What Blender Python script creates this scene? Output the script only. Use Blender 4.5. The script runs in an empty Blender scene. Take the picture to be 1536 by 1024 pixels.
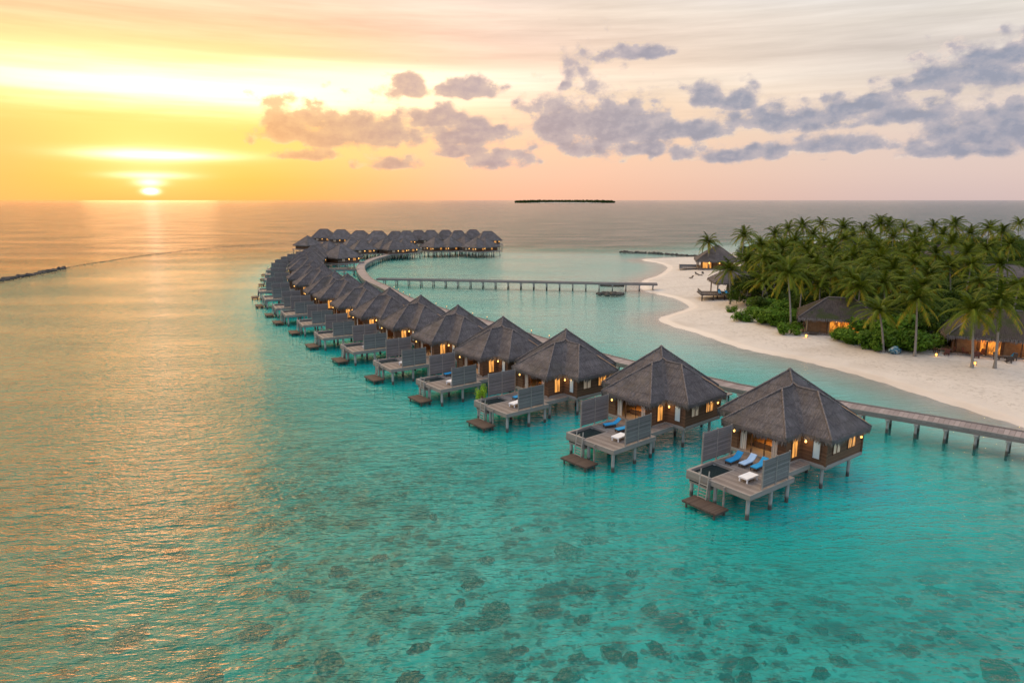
import bpy, math, random
import numpy as np
from mathutils import Vector, Matrix, noise as mnoise
R = math.radians
rnd = random.Random(7)
sc = bpy.context.scene
col = sc.collection
H = 24.0; F = 1024.0; PITCH = math.atan(212 / 1024)

def ray(u, v):
    x = (u - 768) / F; y = (512 - v) / F
    return (x, math.cos(PITCH) + y * math.sin(PITCH), -math.sin(PITCH) + y * math.cos(PITCH))

def ground(u, v, h=0.0):
    """Where the survey sight line through a photo point meets height h."""
    d = ray(u, v); t = (h - H) / d[2]
    return (d[0] * t, d[1] * t)

# ------------------------------------------------------------------ node helper
class S:
    """A socket with arithmetic."""
    def __init__(s, nt, sock): s.nt = nt; s.k = sock
    def op(s, o, *a, clamp=False):
        n = s.nt.nodes.new('ShaderNodeMath'); n.operation = o; n.use_clamp = clamp
        for i, v in enumerate((s,) + a):
            if isinstance(v, S): s.nt.links.new(v.k, n.inputs[i])
            else: n.inputs[i].default_value = v
        return S(s.nt, n.outputs[0])
    def __add__(s, b): return s.op('ADD', b)
    __radd__ = __add__
    def __sub__(s, b): return s.op('SUBTRACT', b)
    def __rsub__(s, b): return s.op('MULTIPLY', -1.0) + b
    def __mul__(s, b): return s.op('MULTIPLY', b)
    __rmul__ = __mul__
    def __truediv__(s, b): return s.op('DIVIDE', b)
    def max(s, b): return s.op('MAXIMUM', b)
    def min(s, b): return s.op('MINIMUM', b)
    def sat(s): return s.op('ADD', 0.0, clamp=True)
    def ss(s, a, b):
        n = s.nt.nodes.new('ShaderNodeMapRange'); n.interpolation_type = 'SMOOTHSTEP'
        flip = a > b
        s.nt.links.new(s.k, n.inputs[0])
        lo, hi = (b, a) if flip else (a, b)
        n.inputs[1].default_value = lo; n.inputs[2].default_value = hi
        n.inputs[3].default_value = 1.0 if flip else 0.0; n.inputs[4].default_value = 0.0 if flip else 1.0
        return S(s.nt, n.outputs[0])

def comb(nt, x, y, z=0.0):
    n = nt.nodes.new('ShaderNodeCombineXYZ')
    for i, v in enumerate((x, y, z)):
        if isinstance(v, S): nt.links.new(v.k, n.inputs[i])
        else: n.inputs[i].default_value = v
    return S(nt, n.outputs[0])

def sep(nt, vec):
    n = nt.nodes.new('ShaderNodeSeparateXYZ'); nt.links.new(vec.k, n.inputs[0])
    return [S(nt, o) for o in n.outputs]

def noise(nt, vec, scale, detail=4.0, rough=0.55, dist=0.0, colour=False):
    n = nt.nodes.new('ShaderNodeTexNoise'); n.inputs['Scale'].default_value = scale
    n.inputs['Detail'].default_value = detail; n.inputs['Roughness'].default_value = rough
    n.inputs['Distortion'].default_value = dist
    if vec is not None: nt.links.new(vec.k, n.inputs['Vector'])
    return S(nt, n.outputs['Color' if colour else 'Fac'])

def voro(nt, vec, scale, feature='F1', rnd_=1.0):
    n = nt.nodes.new('ShaderNodeTexVoronoi'); n.feature = feature
    n.inputs['Scale'].default_value = scale; n.inputs['Randomness'].default_value = rnd_
    nt.links.new(vec.k, n.inputs['Vector'])
    return S(nt, n.outputs['Distance'])

def vmap(nt, vec, scale=(1, 1, 1), rot=(0, 0, 0)):
    n = nt.nodes.new('ShaderNodeMapping'); n.inputs['Scale'].default_value = scale; n.inputs['Rotation'].default_value = rot
    nt.links.new(vec.k, n.inputs['Vector']); return S(nt, n.outputs[0])

def mixc(nt, f, a, b, blend='MIX'):
    n = nt.nodes.new('ShaderNodeMix'); n.data_type = 'RGBA'; n.blend_type = blend
    for s_, v in ((n.inputs[0], f), (n.inputs[6], a), (n.inputs[7], b)):
        if isinstance(v, S): nt.links.new(v.k, s_)
        elif isinstance(v, (int, float)): s_.default_value = v
        else: s_.default_value = (*v, 1.0)
    return S(nt, n.outputs[2])

def ramp(nt, f, stops):
    n = nt.nodes.new('ShaderNodeValToRGB'); cr = n.color_ramp
    while len(cr.elements) < len(stops): cr.elements.new(0.5)
    for e, (p, c) in zip(cr.elements, stops): e.position = p; e.color = (*c, 1)
    nt.links.new(f.k, n.inputs[0]); return S(nt, n.outputs[0])

def tex(nt, name):
    n = nt.nodes.new('ShaderNodeTexCoord'); return S(nt, n.outputs[name])

def position(nt):
    n = nt.nodes.new('ShaderNodeNewGeometry'); return S(nt, n.outputs['Position'])

def bump(nt, h, dist=0.05, strength=1.0):
    n = nt.nodes.new('ShaderNodeBump'); n.inputs['Distance'].default_value = dist; n.inputs['Strength'].default_value = strength
    nt.links.new(h.k, n.inputs['Height']); return S(nt, n.outputs[0])

def lin(r, g, b):
    f = lambda c: (c / 255 / 12.92) if c <= 10 else ((c / 255 + 0.055) / 1.055) ** 2.4
    return (f(r), f(g), f(b))

def material(name):
    m = bpy.data.materials.new(name); m.use_nodes = True
    nt = m.node_tree; p = nt.nodes['Principled BSDF']
    return m, nt, p

def setp(nt, p, colour=None, rough=None, normal=None, spec=None):
    if colour is not None:
        if isinstance(colour, S): nt.links.new(colour.k, p.inputs['Base Color'])
        else: p.inputs['Base Color'].default_value = (*colour, 1)
    if rough is not None:
        if isinstance(rough, S): nt.links.new(rough.k, p.inputs['Roughness'])
        else: p.inputs['Roughness'].default_value = rough
    if normal is not None: nt.links.new(normal.k, p.inputs['Normal'])
    if spec is not None: p.inputs['Specular IOR Level'].default_value = spec

M = {}
# thatch: straw running down the slope (UV: x along the eave, y down the slope)
m, nt, p = material('thatch'); M['thatch'] = m
uv = tex(nt, 'UV'); pos = position(nt)
st = noise(nt, vmap(nt, uv, (9, 1.1, 1)), 1.0, 5, 0.7)
big = noise(nt, pos, 0.55, 4, 0.6); fine = noise(nt, vmap(nt, uv, (26, 6, 1)), 1.0, 3, 0.7)
tone = (st * 0.5 + fine * 0.4 + big * 0.35 - 0.12)
c = ramp(nt, tone, [(0.25, (0.042, 0.039, 0.041)), (0.5, (0.128, 0.117, 0.119)), (0.72, (0.27, 0.25, 0.25))])
ux, vy, _z = sep(nt, uv); crs = (vy * 1.35 + noise(nt, vmap(nt, uv, (2.2, .4, 1)), 1.0, 3) * .9).op('FRACT')
c = mixc(nt, crs.ss(0.25, 0.0) * .28, c, (0.04, 0.036, 0.037))
c = mixc(nt, noise(nt, pos, 0.35, 3).ss(0.5, 0.75) * 0.4, c, (0.085, 0.075, 0.05))
setp(nt, p, c, 0.95, bump(nt, st * 0.7 + fine * 0.6 + crs * .35, 0.22), 0.12)
oi = nt.nodes.new('ShaderNodeObjectInfo'); rv_ = S(nt, oi.outputs['Random'])
M['thatch'].node_tree.links.new(mixc(nt, rv_ * 0.55, c, mixc(nt, 1.0, c, (0.88, 0.84, 0.82), 'MULTIPLY')).k, p.inputs['Base Color'])
m, nt, p = material('old_thatch'); M['oldthatch'] = m
uv = tex(nt, 'UV'); pos = position(nt)
st = noise(nt, vmap(nt, uv, (9, 1.1, 1)), 1.0, 5, 0.7)
c = ramp(nt, st * 0.7 + noise(nt, pos, 0.6, 4) * .4 - .1, [(0.25, (0.025, 0.021, 0.02)), (0.7, (0.12, 0.10, 0.09))])
c = mixc(nt, noise(nt, pos, 0.3, 5, .65).ss(0.48, 0.62) * 0.75, c, (0.035, 0.05, 0.012))
setp(nt, p, c, 0.95, bump(nt, st, 0.16), 0.12)
m, nt, p = material('thatch_fringe'); M['fringe'] = m
pos = position(nt)
c = ramp(nt, noise(nt, vmap(nt, pos, (14, 14, 1.5)), 1.0, 3), [(0.3, (0.05, 0.044, 0.042)), (0.7, (0.22, 0.195, 0.18))])
setp(nt, p, c, 0.95, None, 0.1)
m, nt, p = material('ridge_thatch'); M['ridge'] = m
c = ramp(nt, noise(nt, tex(nt, 'Object'), 6, 4), [(0.3, (0.08, 0.072, 0.072)), (0.7, (0.2, 0.18, 0.175))])
setp(nt, p, c, 0.95, None, 0.1)

def wood(name, a, b, plank=(0, 1, 0), width=0.14, rough=0.75, gap=0.75):
    m, nt, p = material(name)
    o = tex(nt, 'Object'); x, y, z = sep(nt, o)
    s = x * (plank[0] / width) + y * (plank[1] / width) + z * (plank[2] / width)
    fr = s.op('FRACT'); cell = s.op('FLOOR')
    along = vmap(nt, o, tuple(1.2 if q == 0 else 14 for q in plank))
    g = noise(nt, along, 1.0, 4, 0.65)
    wn = nt.nodes.new('ShaderNodeTexWhiteNoise'); wn.noise_dimensions = '1D'
    nt.links.new(cell.k, wn.inputs['W'])
    rr = S(nt, wn.outputs['Value'])
    edge = fr.ss(0.0, 0.09) * fr.ss(1.0, 0.91)
    f = g * 0.6 + rr * 0.45 + noise(nt, o, 0.7, 5, .7) * 0.55 - 0.33
    c = mixc(nt, f.sat(), a, b)
    c = mixc(nt, (1.0 - edge) * gap, c, tuple(q * 0.25 for q in a))
    setp(nt, p, c, rough, bump(nt, edge + g * 0.25, 0.02), 0.3)
    return m
M['deck'] = wood('weathered_deck', (0.11, 0.092, 0.082), (0.34, 0.30, 0.275), (1, 0, 0), 0.2)
M['beam'] = wood('weathered_beam', (0.14, 0.13, 0.12), (0.31, 0.285, 0.265), (0, 0, 1), 0.35, gap=0.3)
M['wall'] = wood('brown_boards', (0.07, 0.036, 0.02), (0.17, 0.09, 0.05), (0, 0, 1), 0.17)
M['screen'] = wood('screen_slats', (0.09, 0.086, 0.086), (0.24, 0.23, 0.228), (0, 0, 1), 0.19, gap=.9)
M['platform'] = wood('dark_platform', (0.045, 0.032, 0.027), (0.12, 0.09, 0.075), (0, 1, 0), 0.14)
M['jetty'] = wood('jetty_boards', (0.12, 0.10, 0.10), (0.27, 0.24, 0.235), (1, 1, 0), 0.4, gap=0.4)
m, nt, p = material('jetty_deck'); M['jettydeck'] = m
uv = tex(nt, 'UV'); x, y, z = sep(nt, uv)
s = x * 2.2; fr = s.op('FRACT'); wn = nt.nodes.new('ShaderNodeTexWhiteNoise'); wn.noise_dimensions = '1D'
nt.links.new(s.op('FLOOR').k, wn.inputs['W'])
f = S(nt, wn.outputs['Value']) * 0.5 + noise(nt, position(nt), 1.1, 4) * 0.7 - 0.1
c = mixc(nt, f.sat(), (0.15, 0.125, 0.125), (0.34, 0.30, 0.295))
c = mixc(nt, (1.0 - fr.ss(0, .12)) * 0.8, c, (0.05, 0.045, 0.045))
setp(nt, p, c, 0.8, bump(nt, fr.ss(0, .12), 0.02), 0.3)
m, nt, p = material('pile'); M['post'] = m
pos = position(nt); x, y, z = sep(nt, pos)
c = mixc(nt, noise(nt, vmap(nt, pos, (6, 6, 1.5)), 1, 4), (0.16, 0.16, 0.155), (0.42, 0.41, 0.39))
wet = (z + noise(nt, pos, 3, 2) * 0.3).ss(0.75, 0.5)
c = mixc(nt, wet * 0.88, c, (0.03, 0.027, 0.02))
setp(nt, p, c, 0.7)

def emis(name, c, s, base=None):
    m, nt, p = material(name)
    p.inputs['Emission Color'].default_value = (*c, 1); p.inputs['Emission Strength'].default_value = s
    p.inputs['Base Color'].default_value = (*(base or c), 1); p.inputs['Roughness'].default_value = 0.4
    return m
M['bulb'] = emis('lamp_glow', (1.0, 0.52, 0.12), 4.0)
M['dimbulb'] = emis('bollard_light', (1.0, 0.5, 0.12), 1.5)
M['softbulb'] = emis('lantern_glow', (1.0, 0.5, 0.1), 3.5)
M['rope'] = emis('rope_amber', (0.9, 0.42, 0.1), 0.45, (0.3, 0.16, 0.05))
# a lit room behind curtains: folds and gaps, warm
m, nt, p = material('lit_curtain_window'); M['lit'] = m
o = tex(nt, 'Object')
f = noise(nt, vmap(nt, o, (5, 5, 0.5)), 1.0, 3).ss(0.35, 0.65)
c = mixc(nt, f, (0.22, 0.06, 0.006), (1.0, 0.42, 0.07))
nt.links.new(c.k, p.inputs['Emission Color']); p.inputs['Emission Strength'].default_value = 1.1
setp(nt, p, (0.3, 0.2, 0.1), 0.12)
m, nt, p = material('lamplit_room'); M['litb'] = m
o = tex(nt, 'Object')
f = noise(nt, vmap(nt, o, (2.2, 2.2, 0.9)), 1.0, 4).ss(0.35, 0.68)
c = mixc(nt, f, (0.10, 0.025, 0.003), (1.0, 0.36, 0.04))
nt.links.new(c.k, p.inputs['Emission Color']); p.inputs['Emission Strength'].default_value = 1.15
setp(nt, p, (0.2, 0.1, 0.05), 0.2)
m, nt, p = material('lit_curtain_dim'); M['dim'] = m
o = tex(nt, 'Object')
f = noise(nt, vmap(nt, o, (9, 9, 0.4)), 1.0, 2)
c = mixc(nt, f, (0.30, 0.2, 0.13), (0.62, 0.5, 0.38))
nt.links.new(c.k, p.inputs['Emission Color']); p.inputs['Emission Strength'].default_value = 0.22
setp(nt, p, c, 0.25)
m, nt, p = material('blue_glass'); M['paleglass'] = m
setp(nt, p, mixc(nt, noise(nt, tex(nt, 'Object'), 1.2, 2), (0.33, 0.45, 0.5), (0.5, 0.6, 0.64)), 0.12)
m, nt, p = material('curtain'); M['curtain'] = m
setp(nt, p, mixc(nt, noise(nt, vmap(nt, tex(nt, 'Object'), (14, 14, .3)), 1, 2), (0.4, 0.36, 0.3), (0.75, 0.7, 0.62)), 0.9)
m, nt, p = material('towel_print'); M['towelpat'] = m
setp(nt, p, ramp(nt, noise(nt, tex(nt, 'Object'), 3.2, 3), [(.42, (.01, .05, .12)), (.5, (.05, .25, .34)), (.58, (.35, .4, .38))]), 0.9)
m, nt, p = material('room_dark'); M['room'] = m
setp(nt, p, mixc(nt, noise(nt, tex(nt, 'Object'), 2.5, 3), (0.10, 0.05, 0.02), (0.35, 0.2, 0.09)), 0.7)
m, nt, p = material('pool_water'); M['pool'] = m
setp(nt, p, (0.010, 0.022, 0.024), 0.04, bump(nt, noise(nt, position(nt), 2.5, 2), 0.02)); p.inputs['IOR'].default_value = 1.33
def cloth(name, a, b, rough=0.85):
    m, nt, p = material(name)
    setp(nt, p, mixc(nt, noise(nt, tex(nt, 'Object'), 3, 4), a, b), rough); return m
M['blue'] = cloth('blue_towel', (0.006, 0.20, 0.45), (0.02, 0.33, 0.62))
M['paleblue'] = cloth('pale_blue_towel', (0.28, 0.45, 0.68), (0.42, 0.58, 0.78))
M['white'] = cloth('white_cushion', (0.6, 0.63, 0.68), (0.8, 0.82, 0.84))
M['rattan'] = cloth('dark_rattan', (0.035, 0.028, 0.024), (0.09, 0.07, 0.06))
M['redwood'] = cloth('red_brown_timber', (0.08, 0.03, 0.025), (0.16, 0.06, 0.045))
M['plaster'] = cloth('cream_plaster', (0.33, 0.27, 0.2), (0.5, 0.42, 0.33))
M['metal'] = cloth('weathered_metal', (0.2, 0.19, 0.18), (0.4, 0.38, 0.36), 0.45)
M['terracotta'] = cloth('clay_pot', (0.2, 0.11, 0.07), (0.3, 0.18, 0.12))
m, nt, p = material('rock'); M['rock'] = m
pos = position(nt); x, y, z = sep(nt, pos)
c = mixc(nt, noise(nt, pos, 1.7, 6, 0.65), (0.02, 0.02, 0.018), (0.11, 0.10, 0.085))
setp(nt, p, mixc(nt, z.ss(0.25, 0.05) * 0.6, c, (0.018, 0.018, 0.014)), 0.85, bump(nt, noise(nt, pos, 3, 5), 0.15))
m, nt, p = material('coral'); M['coral'] = m
pos = position(nt)
oi = nt.nodes.new('ShaderNodeObjectInfo')
c = mixc(nt, noise(nt, pos, 2.2, 6, 0.7) * .8 + S(nt, oi.outputs['Random']) * .35 - .1, (0.035, 0.033, 0.02), (0.20, 0.18, 0.11))
gx_, gy_, gz_ = sep(nt, tex(nt, 'Generated'))
c = mixc(nt, (gz_ + (noise(nt, pos, 1.5, 5, .7) - .5) * .75).ss(0.46, 0.8), (0.44, 0.42, 0.34), c)   # sand lies over the skirts of the heads
setp(nt, p, c, 0.95, bump(nt, voro(nt, pos, 5), 0.1), 0.1)

def leafmat(name, dark, light, gold=None):
    m, nt, p = material(name)
    n = nt.nodes.new('ShaderNodeAttribute'); n.attribute_name = 'tone'
    t = S(nt, n.outputs['Fac'])
    big = noise(nt, position(nt), 0.3, 3)
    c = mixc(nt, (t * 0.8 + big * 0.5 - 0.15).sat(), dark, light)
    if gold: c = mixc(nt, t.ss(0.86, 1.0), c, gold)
    setp(nt, p, c, 0.6, None, 0.14)
    # leaves let some light through
    tr = nt.nodes.new('ShaderNodeBsdfTranslucent'); nt.links.new(c.k, tr.inputs[0])
    mx = nt.nodes.new('ShaderNodeMixShader'); mx.inputs[0].default_value = 0.3
    nt.links.new(p.outputs[0], mx.inputs[1]); nt.links.new(tr.outputs[0], mx.inputs[2])
    nt.links.new(mx.outputs[0], nt.nodes['Material Output'].inputs[0])
    return m
M['frond'] = leafmat('palm_fronds', (0.018, 0.038, 0.003), (0.19, 0.245, 0.014), (0.34, 0.25, 0.02))
M['youngfrond'] = leafmat('young_fronds', (0.09, 0.10, 0.01), (0.25, 0.23, 0.03), (0.38, 0.26, 0.04))
M['leaf'] = leafmat('broad_leaves', (0.010, 0.026, 0.002), (0.07, 0.125, 0.008))
M['shrubleaf'] = leafmat('shrub_leaves', (0.035, 0.085, 0.006), (0.14, 0.27, 0.024))
M['brightleaf'] = leafmat('bright_leaves', (0.12, 0.28, 0.02), (0.4, 0.6, 0.06))
m, nt, p = material('trunk'); M['trunk'] = m
pos = position(nt); x, y, z = sep(nt, pos)
ring = (z * 5.0 + noise(nt, pos, 2, 2)).op('FRACT').ss(0, 0.3)
setp(nt, p, mixc(nt, ring * 0.6 + noise(nt, pos, 1, 3) * 0.4, (0.10, 0.088, 0.075), (0.30, 0.27, 0.24)), 0.9)
m, nt, p = material('sand'); M['sand'] = m
pos = position(nt); x, y, z = sep(nt, pos)
n1 = noise(nt, pos, 0.35, 6, 0.6); n2 = noise(nt, pos, 4.0, 5, 0.7); n3 = noise(nt, vmap(nt, pos, (0.05, 0.12, 1), (0, 0, R(30))), 1, 4)
c = mixc(nt, (n1 * 0.6 + n2 * 0.5 - 0.1).sat(), (0.41, 0.375, 0.335), (0.66, 0.62, 0.565))
c = mixc(nt, n3.ss(0.5, 0.7) * 0.4, c, (0.36, 0.31, 0.255))
c = mixc(nt, (noise(nt, pos, 1.3, 5, 0.7).ss(0.5, 0.66)) * z.ss(0.3, 0.6) * 0.5, c, (0.28, 0.245, 0.21))
c = mixc(nt, (noise(nt, pos, 2.6, 4, .75).ss(0.56, 0.7)) * z.ss(0.36, 0.44) * z.ss(0.66, 0.5) * .6, c, (0.12, 0.10, 0.07))
wet_sheen = (z + (n1 - 0.5) * 0.12).ss(0.26, 0.12)
c = mixc(nt, wet_sheen * 0.6, c, (0.60, 0.51, 0.42))  # wet band: pale peach sky reflection put into the sand colour
# seabed: darker patches of weed and coral rubble, only under water
under = z.ss(-0.6, -0.9)
reef = noise(nt, pos, 0.05, 3)
a_ = nt.nodes.new('ShaderNodeAttribute'); a_.attribute_name = 'reef'; ra = S(nt, a_.outputs['Fac'])
pat = noise(nt, pos, 0.55, 4, 0.6); pat2 = noise(nt, pos, 1.6, 4, 0.65); pat3 = noise(nt, pos, 0.2, 3)
spots = (pat * 0.55 + pat2 * 0.3 + pat3 * 0.3 + (ra - 1.0) * 0.16).ss(0.535, 0.63)
wv = vmap(nt, pos, (1, 1, 0)); nd = noise(nt, pos, 1.3, 3, .6)
px_, py_, pz_ = sep(nt, pos)
wp = comb(nt, px_ + (nd - .5) * 1.6, py_ + (pat2 - .5) * 1.2, 0.0)
def patches(scale, lo, hi):
    n = nt.nodes.new('ShaderNodeTexVoronoi'); n.inputs['Scale'].default_value = scale; nt.links.new(wp.k, n.inputs['Vector'])
    rs = sep(nt, S(nt, n.outputs['Color']))[0]
    return ((rs * hi + lo) - S(nt, n.outputs['Distance'])).ss(-0.10, 0.14)
heads = patches(0.40, -0.10, 0.60).max(patches(0.85, -0.05, 0.56)).max(patches(1.7, -0.06, 0.56) * 0.85)
mott = (noise(nt, pos, 0.9, 5, 0.65) * 0.6 + pat3 * 0.5).ss(0.45, 0.75)
c = mixc(nt, z.ss(-0.05, -0.5), c, mixc(nt, n1, (0.62, 0.60, 0.53), (0.78, 0.76, 0.68)))
c = mixc(nt, under * mott * 0.6 * ra, c, (0.18, 0.20, 0.12))
c = mixc(nt, under * spots * 0.38 * ra.sat(), c, (0.10, 0.10, 0.06))
c = mixc(nt, under * heads * 0.96 * ra.sat() * (pat3.ss(0.36, 0.54) * .4 + .6), c, (0.045, 0.043, 0.026))
weed = nt.nodes.new('ShaderNodeAttribute'); weed.attribute_name = 'weed'; wd = S(nt, weed.outputs['Fac'])
c = mixc(nt, wd * noise(nt, vmap(nt, pos, (0.25, 0.5, 1)), 1, 5, .7).ss(0.42, 0.62) * 0.65, c, (0.10, 0.11, 0.075))
gr_ = nt.nodes.new('ShaderNodeAttribute'); gr_.attribute_name = 'grass'; c = mixc(nt, S(nt, gr_.outputs['Fac']) * (pat * .5 + .55).sat() * .92, c, (0.10, 0.105, 0.065))
setp(nt, p, c, 0.9 - wet_sheen * 0.62, bump(nt, n2 * (1.0 - wet_sheen * 0.9) * 0.6 + n1 * 0.4, 0.10), 0.4)
# water: clear surface, tinted by how deep the water under it is, mirror by Fresnel
m = bpy.data.materials.new('water'); m.use_nodes = True; M['water'] = m
nt = m.node_tree; nt.nodes.clear()
pos = position(nt)
rot = vmap(nt, pos, (1, 1, 1), (0, 0, R(-8)))
w1 = noise(nt, vmap(nt, rot, (0.30, 0.95, 1)), 1.0, 3, 0.5, 0.3)
w2 = noise(nt, vmap(nt, pos, (1.1, 2.6, 1), (0, 0, R(14))), 1.0, 3, 0.55, 0.2)
w3 = noise(nt, vmap(nt, pos, (0.07, 0.16, 1), (0, 0, R(20))), 1.0, 2)
calm = noise(nt, vmap(nt, pos, (0.02, 0.05, 1), (0, 0, R(12))), 1.0, 3).ss(0.3, 0.7)
amp = calm * 0.6 + 0.5
an = nt.nodes.new('ShaderNodeAttribute'); an.attribute_name = 'depth'; dep = S(nt, an.outputs['Fac'])
shelter = dep.ss(0.1, 1.1) * 0.62 + 0.38
w4 = noise(nt, vmap(nt, pos, (2.6, 5.5, 1), (0, 0, R(4))), 1.0, 2, 0.5)
hgt = (w1 * 0.54 + w2 * 0.31 + w4 * 0.12) * amp * shelter + w3 * 0.3
bn = bump(nt, hgt, 1.0, 1.0)
an = nt.nodes.new('ShaderNodeAttribute'); an.attribute_name = 'depth'; dep = S(nt, an.outputs['Fac'])
dd = dep * (0.9 + w2 * 0.2)
tr_ = (dd * -1.1).op('EXPONENT'); tg = (dd * -0.085).op('EXPONENT'); tb = (dd * -0.105).op('EXPONENT')
cc = nt.nodes.new('ShaderNodeCombineColor')
for i, q in enumerate((tr_, tg, tb)): nt.links.new(q.k, cc.inputs[i])
tb_ = nt.nodes.new('ShaderNodeBsdfTransparent'); nt.links.new(cc.outputs[0], tb_.inputs[0])
gl = nt.nodes.new('ShaderNodeBsdfGlossy'); gl.inputs['Roughness'].default_value = 0.10
nt.links.new(bn.k, gl.inputs['Normal'])
fr = nt.nodes.new('ShaderNodeFresnel'); fr.inputs['IOR'].default_value = 1.36; nt.links.new(bn.k, fr.inputs['Normal'])
df = nt.nodes.new('ShaderNodeBsdfDiffuse')   # light scattered back by the water itself
nt.links.new(mixc(nt, dep.ss(2.3, 4.2), mixc(nt, w1.ss(0.3, 0.7) * 0.5, (0.002, 0.44, 0.41), (0.010, 0.55, 0.51)), (0.012, 0.085, 0.11)).k, df.inputs[0])
m0 = nt.nodes.new('ShaderNodeMixShader'); am = nt.nodes.new('ShaderNodeAttribute'); am.attribute_name = 'murk'; mk = S(nt, am.outputs['Fac'])
nt.links.new((mk * 0.8 + dep.ss(0.0, 0.8) * 0.12 + dep.ss(3, 8) * .2).k, m0.inputs[0])
nt.links.new(tb_.outputs[0], m0.inputs[1]); nt.links.new(df.outputs[0], m0.inputs[2])
mx = nt.nodes.new('ShaderNodeMixShader'); nt.links.new(fr.outputs[0], mx.inputs[0])
nt.links.new(m0.outputs[0], mx.inputs[1]); nt.links.new(gl.outputs[0], mx.inputs[2])
out = nt.nodes.new('ShaderNodeOutputMaterial'); nt.links.new(mx.outputs[0], out.inputs[0])

# ------------------------------------------------------------------ mesh helper
class MB:
    def __init__(s): s.v = []; s.f = []; s.uv = None; s.tone = []
    def add(s, vs, fs, tone=None):
        o = len(s.v); s.v += [tuple(q) for q in vs]; s.f += [tuple(i + o for i in q) for q in fs]
        if tone is not None: s.tone += [tone] * len(fs)
    def box(s, x0, x1, y0, y1, z0, z1):
        s.add([(x0, y0, z0), (x1, y0, z0), (x1, y1, z0), (x0, y1, z0), (x0, y0, z1), (x1, y0, z1), (x1, y1, z1), (x0, y1, z1)],
              [(3, 2, 1, 0), (4, 5, 6, 7), (0, 1, 5, 4), (1, 2, 6, 5), (2, 3, 7, 6), (3, 0, 4, 7)]); return s
    def beam(s, a, b, w, h):
        """A bar from a to b, w wide (sideways) and h high, its top centred on a-b."""
        a = Vector(a); b = Vector(b); d = (b - a).normalized()
        up = Vector((0, 0, 1)) if abs(d.z) < 0.95 else Vector((0, 1, 0))
        r = d.cross(up).normalized() * (w / 2); q = r.cross(d).normalized() * (h / 2)
        vs = []
        for pt in (a, b): vs += [pt - r - q, pt + r - q, pt + r + q, pt - r + q]
        s.add(vs, [(0, 1, 2, 3), (7, 6, 5, 4), (1, 0, 4, 5), (2, 1, 5, 6), (3, 2, 6, 7), (0, 3, 7, 4)]); return s
    def tube(s, pts, rad, n=8, cap=True):
        pts = [Vector(q) for q in pts]; rings = []
        if not isinstance(rad, (list, tuple)): rad = [rad] * len(pts)
        o = len(s.v)
        for i, pt in enumerate(pts):
            d = (pts[min(i + 1, len(pts) - 1)] - pts[max(i - 1, 0)]).normalized()
            up = Vector((0, 0, 1)) if abs(d.z) < 0.9 else Vector((1, 0, 0))
            r = d.cross(up).normalized(); q = r.cross(d)
            for k in range(n):
                a = 2 * math.pi * k / n
                s.v.append(tuple(pt + (r * math.cos(a) + q * math.sin(a)) * rad[i]))
        for i in range(len(pts) - 1):
            for k in range(n):
                k2 = (k + 1) % n
                s.f.append((o + i * n + k, o + i * n + k2, o + (i + 1) * n + k2, o + (i + 1) * n + k))
        if cap:
            s.f.append(tuple(o + k for k in reversed(range(n)))); s.f.append(tuple(o + (len(pts) - 1) * n + k for k in range(n)))
        return s
    def blob(s, c, r, seed, amp=0.3, n=10, m=7, fq=1.0):
        o = len(s.v); vs = []; fs = []
        for j in range(m + 1):
            th = math.pi * j / m
            for i in range(n):
                ph = 2 * math.pi * i / n
                d = Vector((math.sin(th) * math.cos(ph), math.sin(th) * math.sin(ph), math.cos(th)))
                k = 1 + amp * mnoise.noise(d * 1.6 * fq + Vector((seed * 3.1, seed * 1.7, 0)))
                vs.append((c[0] + d.x * r[0] * k, c[1] + d.y * r[1] * k, c[2] + d.z * r[2] * k))
        for j in range(m):
            for i in range(n):
                i2 = (i + 1) % n; fs.append((j * n + i, (j + 1) * n + i, (j + 1) * n + i2, j * n + i2))
        s.add(vs, fs); return s
    def mesh(s, name, mat, smooth=False):
        me = bpy.data.meshes.new(name); me.from_pydata(s.v, [], s.f)
        me.materials.append(mat)
        if s.tone:
            at = me.attributes.new('tone', 'FLOAT', 'FACE'); at.data.foreach_set('value', s.tone)
        if smooth: me.polygons.foreach_set('use_smooth', [True] * len(me.polygons))
        me.update(); return me
    def build(s, name, mat, parent=None, smooth=False):
        return link(name, s.mesh(name, M[mat] if isinstance(mat, str) else mat, smooth), parent)

def link(name, data, parent=None):
    o = bpy.data.objects.new(name, data); col.objects.link(o)
    if parent: o.parent = parent
    return o

def thing(name, label, cat, loc=(0, 0, 0), rz=0.0, group=None, data=None):
    o = bpy.data.objects.new(name, data); col.objects.link(o)
    o.location = loc; o.rotation_euler = (0, 0, rz); o['label'] = label; o['category'] = cat
    if group: o['group'] = group
    return o

def kids(o): return [c for c in KID.get(o.name, [])]
KID = {}
def snapshot(o):
    """Remember a finished thing as its tree of objects, for copying."""
    for c in o.children: snapshot(c)
    KID[o.name] = list(o.children)

def dup(o, parent=None):
    c = o.copy(); col.objects.link(c)
    if parent: c.parent = parent
    for q in kids(o): dup(q, c)
    return c

def place(proto, used, name, label, loc, rz, group=None, scale=None):
    """The prototype itself the first time, a copy of its tree after that."""
    o = proto if not used else dup(proto)
    o.location = loc; o.rotation_euler = (0, 0, rz); o['label'] = label
    if group: o['group'] = group
    if scale: o.scale = scale if isinstance(scale, tuple) else (scale,) * 3
    return o

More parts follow.
